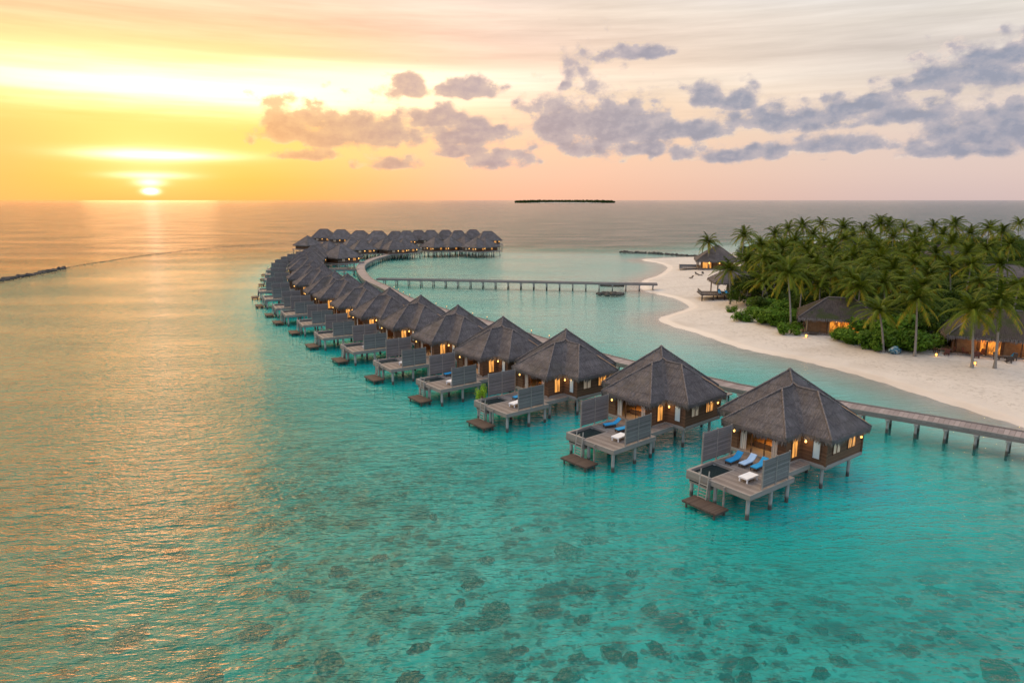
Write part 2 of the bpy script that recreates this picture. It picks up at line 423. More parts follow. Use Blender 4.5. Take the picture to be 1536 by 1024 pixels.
ORD = ['first', 'second', 'third', 'fourth', 'fifth', 'sixth', 'seventh', 'eighth', 'ninth', 'tenth', 'eleventh', 'twelfth',
       'thirteenth', 'fourteenth', 'fifteenth', 'sixteenth', 'seventeenth', 'eighteenth', 'nineteenth', 'twentieth']
TENS = {20: 'twenty', 30: 'thirty', 40: 'forty', 50: 'fifty', 60: 'sixty', 70: 'seventy', 80: 'eighty', 90: 'ninety'}
def nth(k):
    if k <= 20: return ORD[k - 1]
    if k >= 100: return 'hundred and ' + nth(k - 100) if k > 100 else 'hundredth'
    t = k // 10 * 10
    if k == t: return TENS[t][:-1] + 'ieth'
    return TENS[t] + '-' + ORD[k - t - 1]

# ------------------------------------------------------------------ terrain
shore_px = [(963, 389), (990, 395), (1002, 401.5), (988, 413), (965, 421), (965, 435), (1011, 447), (1035, 459), (1021, 467),
            (990, 477.5), (1009, 489), (1042, 498), (1110, 521), (1160, 532), (1200, 540), (1290, 563), (1376, 590), (1536, 640)]
shore = [ground(u, v) for u, v in shore_px]
shore = [(150, 372), (118, 330), (95, 303), (72, 293)] + shore + [(58, 62), (64, 50), (76, 36), (100, 20), (170, 8), (300, 40), (380, 160), (360, 330), (240, 420)]
def smooth_closed(pts, n=5):
    out = []; N = len(pts)
    for i in range(N):
        p0, p1, p2, p3 = (Vector(pts[(i + k - 1) % N]) for k in range(4))
        for k in range(n):
            t = k / n
            out.append(tuple(0.5 * ((2 * p1) + (-p0 + p2) * t + (2 * p0 - 5 * p1 + 4 * p2 - p3) * t * t + (-p0 + 3 * p1 - 3 * p2 + p3) * t ** 3)))
    return out
SH = np.array(smooth_closed(shore))
def sdist(x, y):
    """Signed distance to the shoreline, positive on land (numpy arrays)."""
    d = np.full(x.shape, 1e9); inside = np.zeros(x.shape, bool)
    n = len(SH)
    for i in range(n):
        x0, y0 = SH[i]; x1, y1 = SH[(i + 1) % n]
        ex, ey = x1 - x0, y1 - y0
        t = np.clip(((x - x0) * ex + (y - y0) * ey) / (ex * ex + ey * ey + 1e-9), 0, 1)
        d = np.minimum(d, (x - x0 - t * ex) ** 2 + (y - y0 - t * ey) ** 2)
        cr = (y0 > y) != (y1 > y)
        with np.errstate(divide='ignore', invalid='ignore'):
            inside ^= cr & (x < (x1 - x0) * (y - y0) / (y1 - y0 + 1e-12) + x0)
    d = np.sqrt(d); return np.where(inside, d, -d)

def axis(lo, hi, step, far, grow):
    a = list(np.arange(lo, hi + step, step)); s = step
    x = a[-1]
    while x < far: s *= grow; x += s; a.append(x)
    s = step; x = a[0]; b = []
    while x > -far: s *= grow; x -= s; b.append(x)
    return np.array(b[::-1] + a)
xs = axis(-110, 110, 1.6, 42000, 1.35); ys = axis(18, 310, 1.6, 42000, 1.35)
X, Y = np.meshgrid(xs, ys)
SD = sdist(X, Y)
def wob(x, y, s, ph): return np.sin(x * s + ph) * np.cos(y * s * 1.3 + ph * 2) + 0.6 * np.sin(x * s * 2.1 + y * s * 1.7 + ph)
def sm(a, b, x):
    t = np.clip((x - a) / (b - a), 0, 1); return t * t * (3 - 2 * t)
# villa row as a guide for the deep channel alongside it
row_px = [(1185, 554), (992, 520), (849, 493), (755, 474), (687, 458), (631, 443.6), (584, 432), (549, 421), (521, 412), (502, 406), (484, 398), (470, 391)]
ROW = [ground(u, v, 8.8) for u, v in row_px]
ROW += [(-54.5, 187), (-59.5, 199.5), (-63.5, 212), (-67, 224.5), (-69.5, 237), (-71.5, 249.5), (-72.5, 262)]
rowd = np.full(X.shape, 1e9)
for i in range(len(ROW) - 1):
    x0, y0 = ROW[i]; x1, y1 = ROW[i + 1]; ex, ey = x1 - x0, y1 - y0
    t = np.clip(((X - x0) * ex + (Y - y0) * ey) / (ex * ex + ey * ey), 0, 1)
    rowd = np.minimum(rowd, np.hypot(X - x0 - t * ex, Y - y0 - t * ey))
off = -SD
lagoon = np.minimum(0.045 * off, 0.46 + 0.0022 * off) * (1 + 0.10 * wob(X, Y, 0.05, 1.0))
chan = 1.75 * np.exp(-(rowd / 17.0) ** 2)
depth = lagoon + 0.25 * sm(15, 60, off) * sm(150, 80, Y) + np.where(off > 6, chan * sm(4, 30, off), 0)
near = sm(120, 60, Y) * sm(5, 25, off)
depth = depth + near * 0.5
open_sea = sm(330, 430, Y + 0.35 * np.abs(X + 30)) * sm(20, 90, off)
depth = depth + open_sea * 10 + sm(-100, -230, X) * 3
leftw = sm(6, -34, X + 0.22 * (Y - 40)) * sm(9, 30, rowd) * (X < 0.0 * Y + 40) * (off > 0)
leftw = leftw * ((Y < 140) | (X < -45 - 0.12 * (Y - 140)))
depth = depth + leftw * 1.2
murk = np.clip(np.exp(-(rowd / 19.0) ** 2) * 1.1, 0, 1) * sm(4, 30, off)
depth = np.clip(depth, 0, 14)
land = 1.35 * (1 - np.exp(-np.maximum(SD, 0) / 11.0)) + 0.10 * wob(X, Y, 0.11, 0.3) * sm(4, 20, SD)
Z = np.where(SD > 0, land, -depth)
reef = sm(84, 58, Y - 0.05 * X) * (0.25 + .75 * sm(11, 21, rowd))
reef = np.clip(reef, 0, 1) * sm(6, 18, off)
weed = sm(24, 32, X) * sm(62, 54, Y) * sm(40, 46, Y) * sm(9, 14, rowd) + 0.25 * sm(100, 130, Y) * sm(15, 30, off)

def sheet(name, zz, mat, attrs):
    ny, nx = X.shape
    co = np.stack([X, Y, zz], -1).reshape(-1, 3).astype(np.float32)
    idx = np.arange(nx * ny).reshape(ny, nx)
    q = np.stack([idx[:-1, :-1], idx[:-1, 1:], idx[1:, 1:], idx[1:, :-1]], -1).reshape(-1, 4)
    me = bpy.data.meshes.new(name)
    me.vertices.add(len(co)); me.vertices.foreach_set('co', co.ravel())
    me.loops.add(q.size); me.loops.foreach_set('vertex_index', q.ravel().astype(np.int32))
    me.polygons.add(len(q)); me.polygons.foreach_set('loop_start', np.arange(0, q.size, 4, dtype=np.int32))
    me.polygons.foreach_set('use_smooth', np.ones(len(q), bool))
    me.update(calc_edges=True); me.validate()
    for k, a in attrs.items():
        at = me.attributes.new(k, 'FLOAT', 'POINT'); at.data.foreach_set('value', a.ravel().astype(np.float32))
    me.materials.append(mat)
    o = link(name, me); o['kind'] = 'structure'; return o
beach = sheet('beach', Z, M['sand'], {'reef': reef, 'weed': weed, 'grass': leftw})
water = sheet('water', np.zeros_like(Z), M['water'], {'depth': np.maximum(-Z, 0), 'murk': murk})

def gz(x, y):
    """Sand height at a point."""
    sd = float(sdist(np.array([x]), np.array([y]))[0])
    if sd <= 0: return -1.0
    return float(1.35 * (1 - math.exp(-sd / 11.0)) + 0.10 * wob(np.array([x]), np.array([y]), 0.11, 0.3)[0] * float(sm(4, 20, np.array([sd]))[0]))

# ------------------------------------------------------------------ thatched overwater villas
EV = 4.72   # eave height
FL = 2.36   # floor height
WE, WW = 5.75, 3.2      # reach and half width of the two lower wings
def roof_h(u, w):
    """Steep pyramid over the main room with two lower hipped wings running out from its front corner."""
    e = .02; z = []
    if -5.4 - e <= u <= 3.4 + e and -5.4 - e <= w <= 3.4 + e: z.append(8.8 - 0.927 * max(abs(u + 1), abs(w + 1)))
    if -1 <= u <= WE + e and abs(w) <= WW + e: z.append(min(7.65 - .915 * abs(w), EV + .72 * (WE - u)))
    if -1 <= w <= WE + e and abs(u) <= WW + e: z.append(min(7.65 - .915 * abs(u), EV + .87 * (WE - w)))
    return max(z) if z else None

def height_roof(hf, half, step, outline, thick=0.28):
    """A thick roof sheet over a plan, from a height function; returns mesh builder with UVs down the slope."""
    n = int(round(2 * half / step)); mb = MB(); ids = {}; uvs = []
    g = [-half + 2 * half * i / n for i in range(n + 1)]
    def vid(i, j, top):
        k = (i, j, top)
        if k not in ids:
            u, w = g[i], g[j]; z = hf(u, w)
            jit = 0.10 * mnoise.noise(Vector((u * 1.3, w * 1.3, 3.3))) + 0.055 * mnoise.noise(Vector((u * 6, w * 6, 1.3)))
            ids[k] = len(mb.v); mb.v.append((u, w, z + jit if top else z - thick))
        return ids[k]
    cells = {(i, j) for i in range(n) for j in range(n)
             if all(hf(g[a], g[b]) is not None for a, b in ((i, j), (i + 1, j), (i + 1, j + 1), (i, j + 1)))}
    for (i, j) in cells:
        c = [(i, j), (i + 1, j), (i + 1, j + 1), (i, j + 1)]
        zc = [hf(g[a], g[b]) for a, b in c]
        flip = abs(zc[0] - zc[2]) > abs(zc[1] - zc[3])
        gu = (zc[1] + zc[2] - zc[0] - zc[3]); gw = (zc[2] + zc[3] - zc[0] - zc[1])
        t = [vid(a, b, True) for a, b in c]
        tris = [(t[0], t[1], t[2]), (t[0], t[2], t[3])] if not flip else [(t[0], t[1], t[3]), (t[1], t[2], t[3])]
        for q in tris:
            mb.f.append(q)
            for vi in q:
                x, y, z = mb.v[vi]
                uvs.append((y, abs(x)) if abs(gu) > abs(gw) else (x + 37, abs(y)))
        bt = [vid(a, b, False) for a, b in c]
        mb.f.append(tuple(reversed(bt))); uvs += [(0, 0)] * 4
        for (di, dj, e) in ((0, -1, (0, 1)), (1, 0, (1, 2)), (0, 1, (2, 3)), (-1, 0, (3, 0))):
            if (i + di, j + dj) not in cells:
                mb.f.append((bt[e[0]], bt[e[1]], t[e[1]], t[e[0]]))
                uvs += [(mb.v[k][0] + mb.v[k][1], 0) for k in (bt[e[0]], bt[e[1]], t[e[1]], t[e[0]])]
    mb.uv = uvs
    return mb

def uvmesh(mb, name, mat, parent, smooth=False):
    o = mb.build(name, mat, parent, smooth)
    l = o.data.uv_layers.new(name='UVMap'); l.data.foreach_set('uv', [q for p_ in mb.uv for q in p_])
    return o

def fringe(outline, z, seed, drop=0.42, per=13):
    """Ragged straw hanging from the eave all round a closed outline."""
    r = random.Random(seed); mb = MB(); n = len(outline)
    for i in range(n):
        a = Vector((*outline[i], z)); b = Vector((*outline[(i + 1) % n], z)); d = b - a; L = d.length; d.normalize()
        o = Vector((d.y, -d.x, 0))
        for lay in range(2):
            for k in range(int(L * per)):
                t = (k + r.random()) / (L * per) * L
                c = a + d * t + o * (r.uniform(-.02, .07) + 0.05 * lay)
                wd = r.uniform(.04, .10); dr = drop * r.uniform(.55, 1.35) * (1.0 + .55 * mnoise.noise(c * .9 + Vector((seed, 0, 0)))); top = Vector((0, 0, r.uniform(0, .12) + .06 - 0.16 * lay))
                sw = d * r.uniform(-.09, .09) + o * r.uniform(0.02, .16)
                mb.add([c - d * wd + top, c + d * wd + top, c + sw + d * wd * .3 - Vector((0, 0, dr)), c + sw - d * wd * .3 - Vector((0, 0, dr))], [(0, 1, 2, 3)])
    return mb

def window(parent, cx, cy, nx, ny, wdt, z0, z1, pane, name='window'):
    """A framed window standing proud of a wall whose outward normal is (nx, ny)."""
    tx, ty = -ny, nx
    P = lambda a, o, z: (cx + tx * a + nx * o, cy + ty * a + ny * o, z)
    f = MB(); h = wdt / 2; t = 0.07
    def bar(a0, a1, za, zb, o0=0.0, o1=0.07):
        vs = [P(a0, o0, za), P(a1, o0, za), P(a1, o1, za), P(a0, o1, za), P(a0, o0, zb), P(a1, o0, zb), P(a1, o1, zb), P(a0, o1, zb)]
        f.add(vs, [(3, 2, 1, 0), (4, 5, 6, 7), (0, 1, 5, 4), (1, 2, 6, 5), (2, 3, 7, 6), (3, 0, 4, 7)])
    bar(-h, -h + t, z0, z1); bar(h - t, h, z0, z1); bar(-h + t, h - t, z1 - t, z1); bar(-h + t, h - t, z0, z0 + t)
    if wdt > 1.1: bar(-t / 2, t / 2, z0 + t, z1 - t)
    o = f.build(name, 'wall', parent)
    g = MB(); g.add([P(-h + t, .03, z0 + t), P(h - t, .03, z0 + t), P(h - t, .03, z1 - t), P(-h + t, .03, z1 - t),
                     P(-h + t, .015, z0 + t), P(h - t, .015, z0 + t), P(h - t, .015, z1 - t), P(-h + t, .015, z1 - t)],
                    [(0, 1, 2, 3), (7, 6, 5, 4)])
    g.build('pane', pane, o)
    return o

def round_post(parent, x, y, z0, z1, r=0.14, name='post', mat='post'):
    o = MB().tube([(0, 0, z0), (0, 0, z1)], r, 10).build(name, mat, parent, False); o.location = (x, y, 0); return o

def villa():
    root = thing('overwater_villa', '', 'villa', group='thatched villas along the curved jetty')
    o = uvmesh(height_roof(roof_h, 5.76, 0.144, None), 'thatch_roof', 'thatch', root)
    out = [(WE, -WW), (WE, WW), (WW, WW), (WW, WE), (-WW, WE), (-WW, 3.4), (-5.4, 3.4), (-5.4, -5.4), (3.4, -5.4), (3.4, -WW)]
    fringe([q for q in reversed(out)], EV - 0.1, 5).build('fringe', 'fringe', o)
    rc = MB()
    lines = []
    def on(u, w, d=0.0): return (u, w, roof_h(u, w) + d)
    def line(a, b, n=8): lines.append([on(a[0] + (b[0] - a[0]) * k / n, a[1] + (b[1] - a[1]) * k / n, .04) for k in range(n + 1)])
    line((-1, -1), (3.38, -5.38)); line((-1, -1), (-5.38, 3.38)); line((-1, -1), (-5.38, -5.38)); line((-1, -1), (0, 0), 4)
    line((0, 0), (1.68, 0), 4); line((1.68, 0), (WE, WW)); line((1.68, 0), (WE, -WW))
    line((0, 0), (0, 2.38), 4); line((0, 2.38), (WW, WE)); line((0, 2.38), (-WW, WE))
    for l in lines: rc.tube(l, 0.085, 6)
    rc.blob((-1, -1, 8.8), (.22, .22, .16), 3)
    rc.build('ridge_cap', 'ridge', o, True)
    # rope of lights running down one hip
    # walls: L/cross plan, boards, corner posts
    a, b = 5.2, 2.92
    wl = MB()
    ring = [(a, -b), (a, b), (b, b), (b, a), (-b, a), (-b, 2.95), (-4.8, 2.95), (-4.8, -4.8), (b, -4.8), (b, -b)]
    vs = [(x, y, FL) for x, y in ring] + [(x, y, 4.69) for x, y in ring]
    n = len(ring)
    for i in range(n):
        j = (i + 1) % n
        if i == 0: continue        # the deck end is the glazed front
        x0, y0 = ring[i]; x1, y1 = ring[j]
        d = Vector((x1 - x0, y1 - y0, 0)).normalized(); nn = Vector((d.y, -d.x, 0)) * -0.12
        wl.add([(x0, y0, FL), (x1, y1, FL), (x1, y1, 4.69), (x0, y0, 4.69),
                (x0 + nn.x, y0 + nn.y, FL), (x1 + nn.x, y1 + nn.y, FL), (x1 + nn.x, y1 + nn.y, 4.69), (x0 + nn.x, y0 + nn.y, 4.69)],
               [(0, 1, 2, 3), (7, 6, 5, 4), (3, 2, 6, 7), (0, 4, 5, 1)])
    # front: solid piers either side of the opening
    for y0, y1 in ((-2.92, -1.75), (2.2, 2.92)): wl.box(a - .12, a, y0, y1, FL, 4.69)
    wl.box(a - .12, a, -1.75, 2.2, 4.5, 4.69)
    for x, y in ring: wl.box(x - .09, x + .09, y - .09, y + .09, FL - .05, 4.66)
    wl.build('wall', 'wall', root)
    # room seen through the open front
    rm = MB(); rm.box(1.2, 1.3, -2.5, 2.5, FL, 4.5)
    rm.box(1.9, 3.6, -1.1, 1.0, FL + .02, FL + .55); rm.box(1.35, 1.6, -1.3, 1.2, FL + .02, FL + 1.3)
    rm.build('bedroom', 'room', root)
    dr = MB()
    for y in (-1.72, -.42, .88, 2.14): dr.box(a - .10, a - .03, y, y + .07, FL, 4.5)
    dr.box(a - .10, a - .03, -1.65, 2.14, 4.43, 4.5)
    d = dr.build('glass_door', 'wall', root)
    for y0 in (-1.6, 1.5):
        cu = MB()
        for k in range(6):
            y = y0 + k * .1; cu.add([(a - .2, y, FL + .03), (a - .16 - .06 * (k % 2), y + .1, FL + .03), (a - .16 - .06 * (k % 2), y + .1, 4.45), (a - .2, y, 4.45)], [(0, 1, 2, 3)])
        cu.build('curtain', 'curtain', d)
    window(root, b, 4.35, 1, 0, .75, FL + .35, 4.4, 'paleglass')
    window(root, 1.35, a, 0, 1, 1.25, FL + .75, 4.4, 'dim')
    window(root, -1.1, a, 0, 1, 1.35, FL + .75, 4.4, 'lit')
    window(root, 3.9, b, 0, 1, .9, FL + .25, 4.4, 'lit')
    window(root, -4.8, -1.0, -1, 0, 1.3, FL + .6, 4.4, 'lit')
    window(root, -1.0, -4.8, 0, -1, 1.3, FL + .7, 4.4, 'dim')
    window(root, 4.0, -b, 0, -1, .9, FL + .6, 4.4, 'dim')
    # floor slab with fascia beams
    fl = MB(); z0, z1 = FL - .32, FL
    fl.box(-4.88, b + .08, -4.88, b + .08, z0, z1); fl.box(-b - .08, b + .08, b + .08, a + .08, z0, z1); fl.box(b + .08, a + .08, -b - .08, b + .08, z0, z1)
    fl.build('floor_frame', 'beam', root)
    for x, y in [(-4.4, -4.4), (-4.4, -1), (-4.4, 2.2), (-2.2, 4.6), (2.2, 4.6), (-1, -4.4), (2.2, -4.4), (0, 2.0), (0, -1.6), (4.4, -2.2), (4.4, 2.3)]:
        round_post(root, x, y, -3.6, FL - .3)
    # deck and pool; the pool basin takes the far outer corner of the deck
    D = FL - .18
    dk = MB()
    dk.box(5.29, 9.2, -1.3, 3.9, D - .14, D); dk.box(6.8, 9.2, 3.9, 4.7, D - .14, D); dk.box(9.2, 12.6, 1.0, 4.7, D - .14, D); dk.box(3.05, 5.29, 3.01, 3.9, D - .14, D)
    dko = dk.build('deck', 'deck', root)
    for x0, x1, y0, y1 in ((6.8, 12.6, 4.7, 4.78), (6.72, 6.8, 3.98, 4.78), (3.05, 6.8, 3.9, 3.98), (12.6, 12.68, 1.0, 4.78), (5.3, 9.2, -1.38, -1.3)):
        MB().box(x0, x1, y0, y1, D - .42, D + .01).build('fascia', 'beam', dko)
    pl = MB()
    pl.box(9.2, 9.32, -1.3, 1.0, D - 1.0, D + .06); pl.box(12.36, 12.6, -1.3, 1.0, D - .62, D + .10); pl.box(9.32, 12.36, -1.38, -1.16, D - .62, D + .08)
    pl.box(9.32, 12.36, .86, 1.0, D - 1.0, D - .003); pl.box(9.32, 12.36, -1.16, .86, D - 1.0, D - .85)
    po = pl.build('plunge_pool', 'beam', root)
    w_ = MB(); w_.box(9.325, 12.355, -1.155, .855, D - .84, D - .16); w_.build('pool_water', 'pool', po)
    for x, y in [(12.3, 1.4), (12.3, 4.4), (9.3, 4.4), (7.0, 4.4), (5.6, 3.6), (9.3, 1.2), (12.2, -1.0), (9.3, -1.0), (6.3, -1.0)]:
        round_post(root, x, y, -3.6, D - .14, .15)
    for (x0, x1, y) in ((6.6, 10.5, -1.45), (7.4, 11.0, 4.62)):
        s = MB(); zb = D + .12 if y > 0 else D + .22
        xm = (x0 + x1) / 2; zt = D + (2.35 if y > 0 else 2.75)
        s.box(x0 + .1, xm - .04, y - .03, y + .03, zb, zt); s.box(xm + .04, x1 - .1, y - .03, y + .03, zb, zt)
        so = s.build('privacy_screen', 'screen', root)
        for x in (x0, xm - .06, x1 - .1): MB().box(x, x + .12 if x == xm - .06 else x + .1, y - .06, y + .06, D - .4, zt + .07).build('upright', 'beam', so)
    # swim platform, ladder, hand posts
    sp = MB(); sp.box(12.9, 14.5, -.1, 3.15, .42, .58)
    spo = sp.build('swim_platform', 'platform', root)
    for x, y in ((13.1, .2), (14.3, .2), (14.3, 2.9), (13.1, 2.9)): round_post(spo, x, y, -3.6, .42, .09, 'leg')
    ld = MB()
    for y in (.25, 1.05): ld.beam((13.0, y, .5), (12.72, y, D + .75), .07, .07)
    for k in range(5):
        t = k / 5; ld.beam((12.98 - .2 * t, .25, .65 + t * 1.3), (12.98 - .2 * t, 1.05, .65 + t * 1.3), .09, .05)
    ld.build('ladder', 'metal', root)
    round_post(root, 12.85, 2.6, .58, D + .0, .08, 'hand_post', 'beam')
    st = MB(); st.beam((12.7, 1.1, D - .1), (12.7, 1.1, .5), .14, .14); st.build('stair_post', 'beam', root)
    # back walkway to the jetty
    gw = MB(); gw.box(-12.6, -4.9, -.7, .7, 1.80, 1.92); gw.box(-5.6, -4.92, -.7, .7, 1.925, 2.12)
    gwo = gw.build('gangway', 'deck', root)
    for x in (-8.5, -11.6):
        for y in (-.55, .55): round_post(gwo, x, y, -3.2, 1.80, .1)
    # lamps
    for x, y, z in ((5.4, -1.95, 4.0), (3.12, 3.4, 4.1), (-2.1, 5.4, 3.95), (-5.05, 1.5, 3.9)):
        l = MB(); l.box(x - .05, x + .05, y - .05, y + .05, z - .16, z + .16); l.box(x - .08, x + .08, y - .08, y + .08, z + .16, z + .22)
        lo = l.build('wall_lamp', 'metal', root)
        b_ = MB().blob((x + (.1 if x > 0 else -.1) * (abs(y) < 5), y + (.1 if y > 3 else 0), z), (.085, .085, .11), 1, 0.0); b_.build('bulb', 'bulb', lo, True)
    rl = MB()
    rl.tube([on(-WW * t, 2.38 + (WE - 2.38) * t, .13) for t in (.45, .6, .75, .9, .98)] + [(-2.9, 5.45, EV - .5)], .022, 5)
    rl.build('rope_light', 'rope', root)
    snapshot(root)
    return root

def rowangle(i):
    """Outward bearing of the deck for the i-th villa in the row."""
    j0, j1 = max(i - 1, 0), min(i + 1, len(ROW) - 1)
    dx, dy = ROW[j1][0] - ROW[j0][0], ROW[j1][1] - ROW[j0][1]
    return math.atan2(-dx, dy)     # direction (-cos, -sin) is the normal towards the open sea
proto = villa(); villas = []
extra = ['with two blue loungers and a white table on its deck', 'with pairs of blue loungers behind its slatted screen', 'with a bright green plant beside its screen']
for i, (x, y) in enumerate(ROW):
    a = rowangle(i)
    if i == 0: a = R(36.5)
    elif i < 4: a = a * .55 + R(36) * .45
    rz = a + math.pi       # local +x is (cos, sin) of rz = (-cos a, -sin a)
    lab = 'thatched overwater villa at the open end of the row, blue loungers on its deck' if i == 0 else \
        '%s thatched overwater villa along the row from its open end%s' % (nth(i + 1), ', green plant by its screen' if i == 2 else '')
    sc_ = 1.0 if i < 12 else 0.97
    v = place(proto, i > 0, 'overwater_villa', lab, (x, y, 0), rz + (rnd.uniform(-.03, .03) if i > 1 else 0), 'thatched villas along the curved jetty', sc_ * (rnd.uniform(.98, 1.03) if i > 1 else 1))
    if i < 12:
        c_, s_ = math.cos(rz), math.sin(rz); v.location.x += c_ - s_; v.location.y += s_ + c_
    villas.append(v)

def local(v, x, y, z):
    c, s = math.cos(v.rotation_euler.z), math.sin(v.rotation_euler.z)
    return (v.location.x + c * x - s * y, v.location.y + s * x + c * y, z)

# lights at the lamps of the villas one can see into
def lamp(loc, power, colour=(1.0, 0.55, 0.2), r=0.12):
    l = bpy.data.lights.new('warm_lamp', 'POINT'); l.energy = power; l.color = colour; l.shadow_soft_size = r
    o = link('warm_lamp', l); o.location = loc
for i, v in enumerate(villas[:9]):
    lamp(local(v, 3.6, 0.3, 3.95), 110, (1, .48, .12))
    lamp(local(v, 3.5, 3.6, 3.95), 14)
    lamp(local(v, -2.1, 5.75, 3.9), 10)

# ------------------------------------------------------------------ loungers and tables on the near decks
DK = FL - .18
def lounger():
    root = thing('sun_lounger', '', 'sun lounger', group='loungers on the villa decks')
    f = MB()
    f.box(-1.0, .35, -.36, -.30, .22, .30); f.box(-1.0, .35, .30, .36, .22, .30); f.box(-1.0, -.94, -.30, .30, .22, .30); f.box(.29, .35, -.30, .30, .22, .30)
    f.build('frame', 'rattan', root)
    for x in (-.93, .27):
        for y in (-.31, .31):
            MB().box(x - .04, x + .04, y - .04, y + .04, 0, .22).build('leg', 'rattan', root)
    c = MB()
    prof = [(-1.0, .31), (-.4, .33), (.3, .34), (.62, .52), (.98, .86)]
    vs = []
    for x, z in prof:
        for y, dz in ((-.34, 0), (.34, 0), (.34, .1), (-.34, .1)): vs.append((x, y, z + dz))
    fs = []
    for k in range(len(prof) - 1):
        for q in range(4): fs.append((k * 4 + q, k * 4 + (q + 1) % 4, k * 4 + 4 + (q + 1) % 4, k * 4 + 4 + q))
    fs += [(3, 2, 1, 0), (16, 17, 18, 19)]
    c.add(vs, fs); c.build('cushion', 'blue', root)
    snapshot(root); return root
LP = lounger(); lused = [False]
LP2 = None
def put_lounger(v, x, y, rz, label, cm='blue', z=DK, loc=None, group='loungers on the villa decks'):
    o = place(LP, lused[0], 'sun_lounger', label, loc or local(v, x, y, z), (v.rotation_euler.z if v else 0) + rz, group); lused[0] = True
    ch = [c for c in o.children if c.name.startswith('cushion')]
    for c in ch:
        if cm != 'blue':
            k = 'cushion_' + cm
            if k not in bpy.data.meshes:
                me = c.data.copy(); me.name = k; me.materials.clear(); me.materials.append(M[cm])
            c.data = bpy.data.meshes[k]
    o.scale = (.86, .86, .86)
    return o
# heads towards the house (-x), so turn by pi
put_lounger(villas[0], 7.9, -.1, math.pi, 'bright blue lounger by the pool of the row-end villa, beside its tall screen')
put_lounger(villas[0], 7.5, .95, math.pi, 'pale blue lounger between two brighter ones on the row-end villa deck', 'paleblue')
put_lounger(villas[0], 7.4, 2.0, math.pi, 'sky blue lounger half behind the slatted screen of the row-end villa', 'blue')
put_lounger(villas[1], 7.8, .2, math.pi - .35, 'blue lounger near the house on the second villa deck, turned askew')
put_lounger(villas[1], 7.9, 1.8, math.pi - .2, 'blue lounger closer to the slatted screen on the second villa deck')
put_lounger(villas[2], 7.9, 1.2, math.pi, 'blue lounger on the deck of the third villa')
put_lounger(villas[3], 7.9, -.3, math.pi, 'blue lounger beside the tall screen on the fourth villa deck')
put_lounger(villas[3], 7.8, 1.5, math.pi, 'blue lounger in mid deck on the fourth villa')
put_lounger(villas[4], 7.8, .6, math.pi, 'blue lounger on the deck of the fifth villa')

def low_table():
    root = thing('low_table', '', 'table', group='white tables on the villa decks')
    t = MB(); t.box(-.75, .75, -.42, .42, .30, .42); t.build('tabletop', 'white', root)
    for x in (-.65, .65):
        for y in (-.34, .34): MB().box(x - .05, x + .05, y - .05, y + .05, 0, .30).build('leg', 'white', root)
    snapshot(root); return root
TP = low_table()
for k, (i, x, y) in enumerate(((0, 10.2, 2.9), (1, 10.0, 3.1), (2, 9.9, 3.0), (3, 9.8, 3.1), (4, 9.8, 3.0), (5, 9.8, 3.0), (6, 9.8, 3.0))):
    place(TP, k > 0, 'low_table', 'low white table on the deck of the %s villa from the row end' % (nth(i + 1)) if i else 'low white table by the slatted screen of the row-end villa',
          local(villas[i], x, y, DK), villas[i].rotation_euler.z + .1 * k, 'white tables on the villa decks')

# ------------------------------------------------------------------ leaves, shrubs, trees, palms
def leaf_cloud(mb, centre, rad, n, size, r, flat=0.0):
    for _ in range(n):
        while True:
            d = Vector((r.uniform(-1, 1), r.uniform(-1, 1), r.uniform(-1, 1)))
            if .05 < d.length <= 1: break
        d = d.normalized() * (r.random() ** .45)
        c = Vector(centre) + Vector((d.x * rad[0], d.y * rad[1], d.z * rad[2]))
        nrm = (d + Vector((r.uniform(-.7, .7), r.uniform(-.7, .7), r.uniform(-.2, 1.0)))).normalized()
        t = nrm.cross(Vector((r.uniform(-1, 1), r.uniform(-1, 1), r.uniform(-1, 1)))).normalized(); b = nrm.cross(t)
        s = size * r.uniform(.6, 1.3)
        mb.add([c - t * s, c - b * s * .5, c + t * s, c + b * s * .5], [(0, 1, 2, 3)], r.random() * .75 + .12)

def shrub_mesh(name, seed, mat='shrubleaf', n=1500):
    r = random.Random(seed); mb = MB()
    lumps = [(r.uniform(-1.2, 1.2), r.uniform(-1.2, 1.2), r.uniform(.5, 1.5)) for _ in range(9)]
    for l in lumps:
        q = r.uniform(.55, 1.0); leaf_cloud(mb, l, (q, q, q * .85), n // 9, .17, r)
    for _ in range(20):
        a = r.uniform(0, 6.28); mb.tube([(0, 0, -.2), (math.cos(a) * .6, math.sin(a) * .6, .8)], .03, 4); mb.tone += [.2] * 6
    return mb.mesh(name, M[mat])

def tree_crown(seed, hgt, rad, n=2600):
    r = random.Random(seed); mb = MB()
    for k in range(15):
        a = r.uniform(0, 6.28); d = rad * r.uniform(0, .8) ; z = hgt - r.uniform(.1, .55) * rad - .22 * d
        q = rad * r.uniform(.28, .46); leaf_cloud(mb, (math.cos(a) * d, math.sin(a) * d, z), (q, q, q * .75), n // 15, .24, r)
    for k in range(8):
        a = r.uniform(0, 6.28); d = rad * r.uniform(.5, .95)
        leaf_cloud(mb, (math.cos(a) * d, math.sin(a) * d, hgt * r.uniform(.25, .6)), (rad * .4, rad * .4, rad * .3), n // 15, .24, r)
    return mb
def trunk_tube(hgt, lean, r0, r1, n=8):
    pts = []; rr = []
    for k in range(n + 1):
        t = k / n; pts.append((lean[0] * t ** 1.5, lean[1] * t ** 1.5, -.5 + (hgt + .5) * t)); rr.append(r0 * (1.8 - .8 * min(1, t * 6)) * (1 - t) + r1 * t)
    return pts, rr

